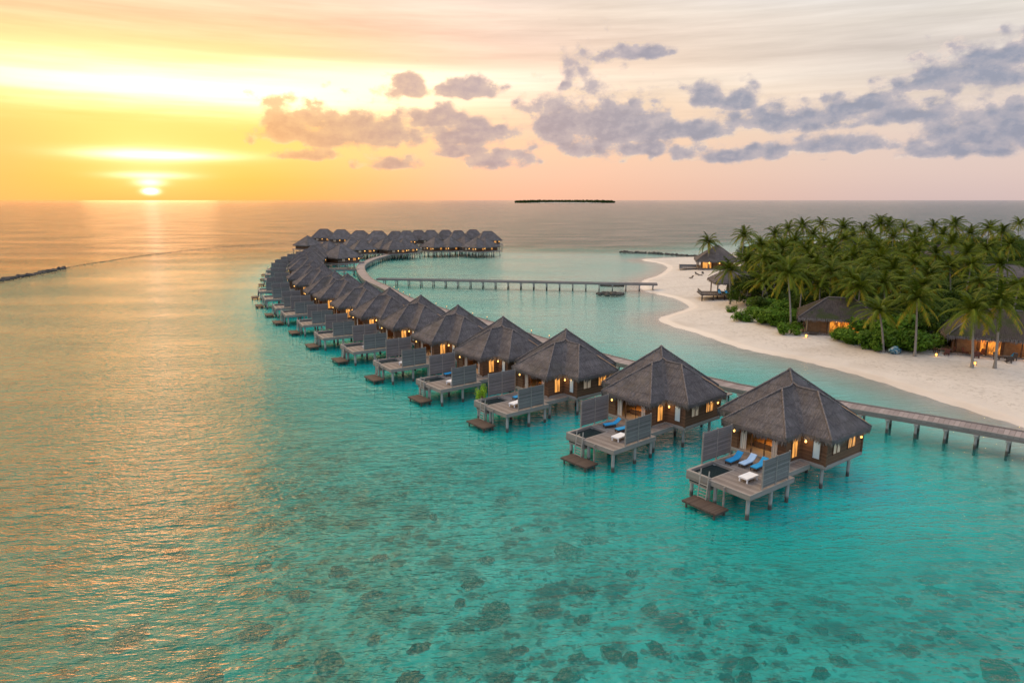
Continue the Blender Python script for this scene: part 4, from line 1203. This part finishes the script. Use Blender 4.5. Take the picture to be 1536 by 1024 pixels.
def jetty(name, label, pts, width, spacing, z=JZ, lights=None, z_end=None):
    path = catmull(pts, 1.5)
    root = thing(name, label, 'jetty')
    h = width / 2
    uvmesh(ribbon(path, -h, h, z - .10, z), 'deck', 'jettydeck', root)
    for s in (-1, 1):
        lo, hi = sorted((s * (h - .14), s * (h + .02)))
        uvmesh(ribbon(path, lo, hi, z + .002, z + .13), 'kerb_rail', 'beam', root)
        lo, hi = sorted((s * (h - .25), s * (h - .02)))
        uvmesh(ribbon(path, lo, hi, z - .42, z - .102), 'edge_beam', 'beam', root)
    # trestles: two piles and a cap
    tm = MB(); tm.tube([(0, -h + .25, -3.4), (0, -h + .25, z - .6)], .135, 9); tm.tube([(0, h - .25, -3.4), (0, h - .25, z - .6)], .135, 9)
    tm.box(-.2, .2, -h - .1, h + .1, z - .6, z - .425)
    me = tm.mesh('trestle', M['post'])
    bl = MB(); bl.box(-.07, .07, -.07, .07, z + .13, z + .62); me2 = bl.mesh('bollard', M['metal'])
    bg = MB(); bg.tube([(0, 0, z + .62), (0, 0, z + .76)], .07, 8); me3 = bg.mesh('bollard_glow', M['dimbulb'])
    acc = spacing * .4; nl = 0; far_t = MB()
    for i in range(1, len(path)):
        sg = path[i] - path[i - 1]; acc += sg.length; a = math.atan2(sg.y, sg.x); pe = path[i]
        while acc >= spacing:
            acc -= spacing; p_at = pe - sg.normalized() * acc
            nl += 1
            if nl <= 100: o = link('trestle', me, root); o.location = (p_at.x, p_at.y, 0); o.rotation_euler.z = a
            else:
                mt_ = Matrix.Translation((p_at.x, p_at.y, 0)) @ Matrix.Rotation(a, 4, 'Z'); far_t.add([mt_ @ Vector(q) for q in tm.v], tm.f)
            if lights and nl % 2 and lights(p_at):
                for s in (1,):
                    q = link('bollard_lamp', me2, root); q.location = (p_at.x + math.sin(a) * (h - .2) * s, p_at.y - math.cos(a) * (h - .2) * s, 0)
                    g_ = link('lamp_glow', me3, q)
    if far_t.v: far_t.build('trestle', 'post', root)['kind'] = 'stuff'
    return root, path
jp = [(1536, 653), (1265, 607), (1125, 584), (1060, 570), (925, 540), (806, 508), (724, 482), (662, 465), (606, 446), (578, 431), (550, 417), (541, 400), (555, 390), (578, 383), (599, 378), (630, 372)]
jw = [(88, 27), (66, 46)] + [ground(u, v, JZ) for u, v in jp] + [(-32, 333), (-16, 346)]
jm, jpath = jetty('main_jetty', 'long curving timber jetty linking all the overwater villas', jw, 2.7, 2.6, lights=lambda p_: 95 < p_.y < 175)
bw = [ground(u, v, JZ) for u, v in ((566, 417.5), (680, 419.5), (800, 422), (900, 424), (986, 425.3))]
jetty('beach_jetty', 'straight timber jetty crossing the lagoon to the beach', bw, 2.1, 3.6, z=JZ - .02)
# service walkway inside the bend
sw = [(-49.5, 222), (-58, 222), (-64, 221)]
jetty('side_walkway', 'short walkway inside the bend leading to the villas', sw, 1.4, 3.2, z=1.9)

# ------------------------------------------------------------------ far villas at the end of the jetty
def far_villa(kind):
    root = thing('far_villa', '', 'villa', group='far villas at the jetty end')
    if kind == 'ridge': rect_roof(6.2, 4.6, 4.3, 4.3, 2.2, root, step=.45, seed=6, per=5)
    else: rect_roof(5.4, 5.4, 4.3, 4.6, .3, root, step=.45, seed=9, per=5)
    a, b = (5.2, 3.7) if kind == 'ridge' else (4.4, 4.4)
    w = MB(); w.box(-a, a, -b, b, FL, 4.9); w.build('wall', 'wall', root)
    for k, x in enumerate((-a * .55, a * .5)):
        window(root, x, -b, 0, -1, 1.3, FL + .5, 4.1, ('dim', 'lit')[k])
    window(root, a, 0, 1, 0, 1.3, FL + .5, 4.1, 'lit')
    MB().box(-a - 1.2, a + 1.2, -b - 1.2, b + 1.2, FL - .35, FL - .02).build('deck', 'beam', root)
    for x in (-a - .8, -a / 3, a / 3, a + .8):
        for y in (-b - .8, 0, b + .8): round_post(root, x, y, -3.4, FL - .35, .17)
    s = MB()
    for k in range(16): s.box(-a - 1.1 + k * (2 * a + 2.2) / 16, -a - 1.04 + k * (2 * a + 2.2) / 16, -b - 1.18, -b - 1.12, FL - .02, FL + .9)
    s.box(-a - 1.15, a + 1.15, -b - 1.2, -b - 1.1, FL + .9, FL + .98); s.build('railing', 'beam', root)
    for x in (-a * .05, a * .9):
        l = MB(); l.blob((x, -b - .25, 3.6), (.15, .15, .18), 1, 0); l.box(x - .05, x + .05, -b - .1, -b - .01, 3.7, 3.8); l.build('wall_lamp', 'bulb', root)
    snapshot(root); return root
FR, FC = far_villa('ridge'), far_villa('cone'); fu_ = {'r': False, 'c': False}
Z4 = lambda X_, Y_: (400 + X_ / 4.267, 330 + Y_ / 4.267)
back = [(365, 58), (475, 62), (595, 68), (710, 70), (825, 72), (895, 70), (970, 66), (1050, 66), (1145, 65), (1225, 68), (1320, 62), (1415, 72)]
for k, (X_, Y_) in enumerate(back):
    h = 8.75 + (.25 if k % 2 else 0)
    if k == 11: h = 8.6
    x, y = ground(*Z4(X_, Y_), h)
    o = place(FR, fu_['r'], 'far_villa', ('ridged thatched villa alone at the tip of the far row' if k == 11 else '%s ridged roof along the far skyline row counting from the bend' % nth(k + 1)),
              (x, y, 0), R(rnd.uniform(-6, 6)) + (R(14) if k > 7 else 0), 'ridged villas of the far row', 1.0 if k < 4 or k == 11 else .88); fu_['r'] = True
    o.scale = (o.scale[0], o.scale[1], h / 8.6)
frontc = [(545, 100), (610, 108), (690, 100), (757, 104), (815, 108), (880, 104), (1075, 96), (1170, 95), (1262, 90), (1340, 98), (1395, 96)]
for k, (X_, Y_) in enumerate(frontc):
    x, y = ground(*Z4(X_, Y_), 8.9)
    o = place(FC, fu_['c'], 'far_villa', ('%s cone-roofed villa in front of the far ridged row counting from the bend' % nth(k + 1)) if k < 6 else
              '%s cone-roofed villa above the lagoon posts right of the jetty end' % nth(k - 5),
              (x, y, 0), R(30 if k < 6 else -38) + R(rnd.uniform(-5, 5)), 'cone-roofed villas at the jetty end', .92); fu_['c'] = True
x, y = ground(*Z4(262, 100), 8.0)
o = place(FC, True, 'far_villa', 'lone cone-roofed villa seen against the sea at the outer side of the bend', (x, y, 0), R(60), 'cone-roofed villas at the jetty end', .9)
for X_, Y_ in ((400, 135), (475, 150)):
    x, y = ground(*Z4(X_, Y_), 8.9)
    place(FC, True, 'far_villa', 'cone-roofed villa at the head of the bend %s' % ('nearer the open sea' if X_ == 400 else 'nearer the jetty'), (x, y, 0), R(50), 'cone-roofed villas at the jetty end', 1.0)

# ------------------------------------------------------------------ rocks, reef, boat, far island, corals
def rock_line(name, label, pts, wid, hgt, step, seed, cat='breakwater'):
    r = random.Random(seed); mb = MB(); path = catmull(pts, step)
    for p_ in path:
        for _ in range(2):
            s = r.uniform(.5, 1.0) * wid
            mb.blob((p_.x + r.uniform(-.5, .5) * wid, p_.y + r.uniform(-.5, .5) * wid, r.uniform(-.3, .2) * hgt), (s, s * r.uniform(.6, 1), hgt * r.uniform(.5, 1)), r.random() * 50, .5, 8, 5)
    o = mb.build(name, 'rock'); o['label'] = label; o['category'] = cat; return o
rock_line('breakwater', 'dark rubble breakwater in the golden water at the frame edge', [ground(-60, 437), ground(0, 421.5), ground(50, 412), ground(95, 402.5)], 1.3, .9, 1.3, 3)
rf = rock_line('reef_crest', 'thin broken line of reef rocks running out from the breakwater', [ground(97, 402), ground(150, 393), ground(240, 380), ground(340, 370), ground(480, 360)], .7, .13, 2.0, 5, 'reef')
rock_line('rock_groyne', 'low dark rock groyne off the far sand spit', [ground(930, 378), ground(985, 380.5), ground(1045, 385)], 1.0, .8, 1.2, 8)
mb = MB(); r = random.Random(4); cx, cy = ground(915, 441.5)
for k in range(60):
    a = r.uniform(0, 6.28); d = r.random() ** .6
    mb.blob((cx + math.cos(a) * d * 3.3, cy + math.sin(a) * d * 2.2, .05 + .25 * (1 - d)), (r.uniform(.4, .8), r.uniform(.3, .7), r.uniform(.25, .5)), k, .5, 8, 5)
o = mb.build('rock_pile', 'rock'); o['label'] = 'low dark rock pile in the lagoon beside the beach jetty'; o['category'] = 'rocks'
# small wooden boat drawn up behind the jetty
bt = thing('wooden_boat', 'dark wooden boat moored behind the beach jetty posts', 'boat', (*ground(918, 427.5, .2), -.1), R(-8)); bt.scale = (1, .8, .7)
hl = MB(); prof = [(-3.4, .05, .75), (-2.6, .55, .5), (-1.2, .8, .38), (.4, .85, .36), (1.9, .7, .42), (2.9, .4, .6), (3.5, .05, .95)]
vs = []; fs = []
for x, w, z in prof:
    vs += [(x, -w, z), (x, -w * .6, -.1), (x, 0, -.3), (x, w * .6, -.1), (x, w, z), (x, w * .85, z - .02), (x, 0, -.1), (x, -w * .85, z - .02)]
for i in range(len(prof) - 1):
    for k in range(8): fs.append((i * 8 + k, i * 8 + (k + 1) % 8, i * 8 + 8 + (k + 1) % 8, i * 8 + 8 + k))
hl.add(vs, fs); hl.build('hull', 'platform', bt)
for x in (-1.6, .2, 1.7): MB().box(x - .15, x + .15, -.6, .6, .25, .31).build('thwart', 'deck', bt)
# low island on the horizon
ix0, iy0 = ground(772, 304.2); ix1, _ = ground(922, 304.2); iw = (ix1 - ix0)
isl = thing('far_island', 'low tree-covered island on the horizon', 'island', ((ix0 + ix1) / 2, iy0, 0))
MB().blob((0, 0, -6), (iw / 2, iw / 6, 12), 2, .05, 40, 10).build('shore', 'sand', isl, True)
mb = MB(); r = random.Random(9)
for k in range(380):
    t = r.uniform(-.98, .98); mb.blob((t * iw / 2, r.uniform(-.6, .6) * iw / 7 * math.sqrt(1 - t * t), 8), (r.uniform(8, 18), r.uniform(8, 18), r.uniform(10, 17) * (1 - .35 * abs(t) ** 6)), k, .5, 8, 6)
o = mb.build('forest', 'leaf', isl); o['kind'] = 'stuff'
# coral heads on the shallow bed
co_px = [(490, 978, 30), (309, 1001, 30), (191, 929, 31), (113, 923, 24), (379, 931, 24), (559, 884, 19), (23, 897, 20), (508, 847, 20), (395, 831, 16), (332, 745, 25), (262, 811, 25), (76, 825, 22), (570, 829, 13), (445, 880, 18), (35, 1009, 20), (420, 946, 14), (98, 981, 14),
         (852, 822, 28), (884, 805, 14), (976, 912, 18), (947, 988, 18), (917, 980, 20), (867, 986, 15), (743, 912, 26), (735, 928, 22), (756, 1016, 20), (629, 964, 18), (616, 1008, 20), (779, 973, 16), (849, 1014, 22), (873, 928, 14), (816, 913, 14), (986, 972, 19), (880, 886, 16), (709, 871, 18), (730, 837, 13), (820, 790, 9), (776, 790, 10), (917, 777, 9), (1018, 851, 11), (1077, 861, 14), (948, 856, 11), (751, 746, 9), (776, 733, 8),
         (1231, 896, 18), (1134, 939, 13), (1231, 941, 13), (1189, 957, 10), (1173, 974, 9), (1122, 995, 18), (1280, 954, 15), (1363, 973, 16), (1423, 946, 13), (1259, 990, 14), (1231, 1009, 14), (1117, 1016, 14), (1060, 931, 9), (1410, 882, 14), (1357, 895, 15), (1391, 866, 10), (1422, 811, 13), (1396, 794, 8), (1497, 1006, 25), (1025, 740, 10), (650, 770, 10), (690, 900, 12), (560, 950, 12)]
co_px.sort(key=lambda q: math.hypot(q[0] - 1050, (q[1] - 740) * 1.8))
for k, (u, v, rpx) in enumerate(co_px):
    x, y = ground(u, v, -1.25); rr = rpx / F * math.hypot(x, y, H) * .95
    mb = MB(); r = random.Random(k + 100)
    mb.blob((0, 0, 0), (rr * .95, rr * r.uniform(.55, .8), .26), k * 1.3, .45, 30, 14, 1.0)
    for _ in range(3):
        a = r.uniform(0, 6.28); mb.blob((math.cos(a) * rr * .8, math.sin(a) * rr * .5, -.06), (rr * .4, rr * .3, .18), r.random() * 40, .6, 16, 8, 1.4)
    o = mb.build('coral_head', 'coral', None, True)
    o.location = (x, y, float(-1.0 * depth[np.abs(ys - y).argmin(), np.abs(xs - x).argmin()]) - .01); o.rotation_euler.z = r.uniform(0, 6.28)
    o['label'] = '%s dark coral head under the shallow water counting out from the row-end swim platform' % nth(k + 1); o['category'] = 'coral'; o['group'] = 'coral heads on the shallow bed'

# ------------------------------------------------------------------ sky
w = bpy.data.worlds.new('World'); sc.world = w; w.use_nodes = True
nt = w.node_tree; nt.nodes.clear()
dv = tex(nt, 'Generated'); x, y, z = sep(nt, dv)
az = x.op('ARCTAN2', y) * (180 / math.pi); el = z.op('ARCSINE') * (180 / math.pi)
def azel(u, v):
    d = Vector(ray(u, v)).normalized(); return math.degrees(math.atan2(d.x, d.y)), math.degrees(math.asin(d.z))
def el_of(v, u=768): return azel(u, v)[1]
streak = noise(nt, comb(nt, az * 0.035, el * 0.42, 1.7), 1.0, 4, 0.55)
fibre = noise(nt, comb(nt, az * 0.06, el * 0.9, 5.2), 1.0, 5, 0.6)
els = el + (streak - 0.5) * 2.2 * el.ss(0.5, 6) + (fibre - .5) * 0.9 * el.ss(0.5, 4)
f = (els / 18.0).sat()
def stops(u, tab): return [(max(0, min(1, el_of(v, u) / 18.0)), lin(*c)) for v, c in tab]
L_ = ramp(nt, f, stops(200, [(300, (248, 178, 100)), (268, (252, 192, 100)), (225, (255, 217, 122)), (190, (255, 219, 124)), (150, (255, 228, 130)), (105, (255, 226, 128)), (70, (253, 218, 150)), (30, (252, 214, 165)), (-10, (246, 214, 178)), (-60, (236, 212, 192))]))
C_ = ramp(nt, f, stops(760, [(300, (240, 190, 160)), (260, (246, 202, 172)), (210, (250, 212, 176)), (160, (252, 222, 188)), (125, (253, 233, 208)), (95, (244, 219, 194)), (60, (236, 213, 193)), (25, (244, 226, 206)), (-10, (232, 218, 205)), (-60, (214, 208, 208))]))
R_ = ramp(nt, f, stops(1400, [(300, (214, 190, 186)), (260, (224, 200, 192)), (210, (228, 206, 196)), (160, (232, 214, 202)), (125, (232, 217, 205)), (95, (222, 211, 203)), (60, (219, 209, 202)), (25, (226, 218, 209)), (-10, (222, 217, 212)), (-60, (200, 203, 212))]))
c = mixc(nt, az.ss(-22, 3), L_, C_); c = mixc(nt, az.ss(0, 36), c, R_)
# hot bands of thin cloud lit by the sun
def band(u, v, su, sv, warp=1.0):
    a0, e0 = azel(u, v); sa = su / F * 57.3; se = sv / F * 57.3
    p_ = ((az - a0) / sa); q = ((el + (streak - .5) * warp + (fibre - .5) * warp * .8 - e0) / se)
    return (p_ * p_ + q * q).op('MULTIPLY', -1.0).op('EXPONENT')
hot = band(265, 128, 290, 25, 2.4) * 1.6 + band(620, 116, 240, 15, 1.8) * 0.4 + band(235, 232, 85, 7, .5) * 1.7 + band(225, 263, 42, 4, .3) * 1.0 + band(226, 287, 8, 3.5, .05) * 4.0 + band(225, 274, 15, 5, .3) * 1.5 + band(226, 250, 60, 30, .6) * .22
glow = band(190, 190, 420, 190, .5)
def addc(a, b, f_=1.0): return mixc(nt, f_, a, b, 'ADD')
def scalec(cl, s):
    n = nt.nodes.new('ShaderNodeVectorMath'); n.operation = 'SCALE'
    if isinstance(cl, S): nt.links.new(cl.k, n.inputs[0])
    else: n.inputs[0].default_value = cl
    if isinstance(s, S): nt.links.new(s.k, n.inputs['Scale'])
    else: n.inputs['Scale'].default_value = s
    return S(nt, n.outputs[0])
c = scalec(c, ((fibre - .5) * 0.75 * el.ss(4, 9) + 1.0)); c = addc(c, scalec((1.0, 0.72, 0.58), hot)); c = mixc(nt, az.ss(-28, -37) * el.ss(8, 3) * .65, c, lin(251, 186, 112)); c = addc(c, scalec((0.62, 0.05, 0.0), glow))
# cumulus: lumpy masses with flat bases
clouds = [(608, 124, 30, 16), (700, 128, 62, 18), (445, 178, 78, 36), (560, 186, 66, 34), (505, 195, 110, 24), (690, 192, 95, 26), (655, 172, 45, 14), (845, 168, 66, 42), (885, 152, 52, 62), (945, 178, 76, 30), (1058, 138, 28, 16), (1112, 142, 32, 26),
          (1175, 172, 100, 30), (1290, 150, 60, 24), (1365, 160, 92, 26), (1470, 96, 84, 32), (1522, 68, 50, 28), (1490, 178, 90, 40), (960, 73, 36, 10), (1040, 190, 42, 14), (968, 215, 40, 13), (1105, 228, 70, 13), (1250, 212, 95, 18), (1440, 218, 70, 18), (738, 234, 48, 12), (683, 222, 30, 10), (585, 241, 38, 9), (448, 228, 42, 7), (1400, 120, 40, 18)]
nz = noise(nt, comb(nt, az * 0.42, el * 0.62, 2.0), 1.0, 7, 0.62)
nzb = noise(nt, comb(nt, az * 0.16, el * 0.24, 7.0), 1.0, 3, 0.5)
vor = voro(nt, comb(nt, az * 0.75 + (nz - .5) * 1.2, el * 1.0 + (nzb - .5) * 1.0, 3.0), 1.0, 'SMOOTH_F1')
aee = comb(nt, az, el, el)
def vm(op, a, b=None, c_=None, out=0):
    n = nt.nodes.new('ShaderNodeVectorMath'); n.operation = op
    for i_, q in enumerate((a, b, c_)):
        if q is None: continue
        if isinstance(q, S): nt.links.new(q.k, n.inputs[i_])
        else: n.inputs[i_].default_value = q
    return S(nt, n.outputs[out])
mask = None
for (u, v, ru, rv) in clouds:
    a0, e0 = azel(u, v); k_ = 1.45 if rv < 17 else (1.12 if u > 1450 else .96 if u > 1000 else 1.22 if 800 < u < 960 else 1.0); ra = ru / F * 57.3 * 1.22 * k_; re = rv / F * 57.3 * 1.3 * k_ * (.84 if u > 1000 else 1)
    eb = e0 - re * .40; s3 = (1 / ra, 1 / (re * 1.35), -1 / (re * .55))
    q = vm('MULTIPLY_ADD', aee, s3, (-a0 * s3[0], -eb * s3[1], -eb * s3[2]))
    d = vm('LENGTH', vm('MAXIMUM', q, (-99, 0, 0)), out=1)
    mask = d if mask is None else mask.min(d)
mask = (1.0 - mask).max(-1.0)
nz2 = noise(nt, comb(nt, az * 1.1, el * 1.5, 9.0), 1.0, 6, 0.6)
dens = mask * 1.25 + (nz - 0.5) * 1.5 + (nz2 - 0.5) * 0.95 + (0.40 - vor) * 1.15 + (nzb - .5) * .4 - 0.2
alpha = dens.ss(-0.06, 0.46) * 0.88
ccol = mixc(nt, az.ss(-24, 0), lin(226, 174, 126), lin(176, 160, 168)); ccol = mixc(nt, az.ss(-4, 20), ccol, lin(142, 150, 172))
lit_ = mixc(nt, az.ss(-20, 10), lin(252, 208, 150), lin(216, 200, 198))
nzs = noise(nt, comb(nt, az * 0.42 + 0.16, el * 0.62 - 0.30, 2.0), 1.0, 5, 0.62)
nz2s = noise(nt, comb(nt, az * 1.1 + 0.22, el * 1.5 - 0.40, 9.0), 1.0, 4, 0.6)
relief = (nz - nzs) * 2.4 + (nz2 - nz2s) * 1.1
ccol = mixc(nt, (dens.ss(0.8, 0.1) * 0.55 + relief.max(-.35) * .65 + .06).sat(), ccol, lit_)
ccol = mixc(nt, (relief * -1.0).sat() * .5, ccol, scalec(ccol, 0.72))
rim = dens.ss(0.02, 0.16) * dens.ss(0.42, 0.2) * relief.ss(-.05, .25)
ccol = mixc(nt, rim * .7, ccol, mixc(nt, az.ss(-10, 30), lin(255, 222, 168), lin(244, 222, 206)))
c = mixc(nt, alpha * el.ss(0.3, 1.2), c, ccol)
# thin far haze clouds
# unseen higher sky: warm brightness added for water reflections, pale lavender blue overhead
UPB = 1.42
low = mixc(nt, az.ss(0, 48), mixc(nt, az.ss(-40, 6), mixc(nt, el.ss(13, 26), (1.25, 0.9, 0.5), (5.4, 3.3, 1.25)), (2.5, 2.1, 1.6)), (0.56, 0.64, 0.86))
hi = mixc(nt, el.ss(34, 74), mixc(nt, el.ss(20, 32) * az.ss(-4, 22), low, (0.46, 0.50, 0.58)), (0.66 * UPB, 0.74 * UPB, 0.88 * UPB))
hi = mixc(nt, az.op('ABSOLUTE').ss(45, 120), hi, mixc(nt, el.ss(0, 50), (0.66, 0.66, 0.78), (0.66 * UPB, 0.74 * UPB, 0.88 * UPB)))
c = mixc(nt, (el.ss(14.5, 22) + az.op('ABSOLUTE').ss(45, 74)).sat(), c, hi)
c = mixc(nt, el.ss(0.05, -0.3), c, (0.30, 0.30, 0.33))
sky = nt.nodes.new('ShaderNodeTexSky'); sky.sky_type = 'NISHITA'; sky.sun_disc = False
SUN_AZ, SUN_EL = R(azel(226, 275)[0]), R(2.0)
sky.sun_elevation = SUN_EL; sky.sun_rotation = SUN_AZ
bg1 = nt.nodes.new('ShaderNodeBackground'); nt.links.new(sky.outputs[0], bg1.inputs[0]); bg1.inputs[1].default_value = 0.008
bg2 = nt.nodes.new('ShaderNodeBackground'); nt.links.new(c.k, bg2.inputs[0])
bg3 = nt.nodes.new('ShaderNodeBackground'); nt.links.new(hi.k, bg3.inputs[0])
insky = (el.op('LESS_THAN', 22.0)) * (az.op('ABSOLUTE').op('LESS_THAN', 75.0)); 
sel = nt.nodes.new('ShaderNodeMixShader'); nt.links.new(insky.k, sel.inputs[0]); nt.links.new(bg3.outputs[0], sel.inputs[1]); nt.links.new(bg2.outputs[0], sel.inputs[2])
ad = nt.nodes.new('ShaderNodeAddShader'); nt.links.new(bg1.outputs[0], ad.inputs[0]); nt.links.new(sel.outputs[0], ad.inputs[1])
wo = nt.nodes.new('ShaderNodeOutputWorld'); nt.links.new(ad.outputs[0], wo.inputs[0])
w.cycles.sampling_method = 'MANUAL'; w.cycles.sample_map_resolution = 1024

sl = bpy.data.lights.new('sun', 'SUN'); sl.energy = 0.02; sl.angle = R(9); sl.color = (1.0, 0.5, 0.2)
so = link('sun', sl)
dvec = Vector((math.sin(SUN_AZ) * math.cos(R(3)), math.cos(SUN_AZ) * math.cos(R(3)), math.sin(R(3))))
so.rotation_euler = dvec.to_track_quat('Z', 'Y').to_euler()

# ------------------------------------------------------------------ camera and render
cam = bpy.data.cameras.new('camera'); cam.sensor_width = 36; cam.lens = 24; cam.clip_end = 90000; cam.clip_start = .5
co_ = link('camera', cam); co_.location = (0, 0, H); co_.rotation_euler = (math.pi / 2 - PITCH, 0, 0)
sc.camera = co_
sc.view_settings.view_transform = 'Standard'; sc.view_settings.look = 'None'; sc.view_settings.exposure = 0; sc.view_settings.gamma = 1
sc.cycles.use_denoising = True; sc.cycles.max_bounces = 5; sc.cycles.diffuse_bounces = 3; sc.cycles.glossy_bounces = 3; sc.cycles.transparent_max_bounces = 12; sc.cycles.sample_clamp_indirect = 6.0
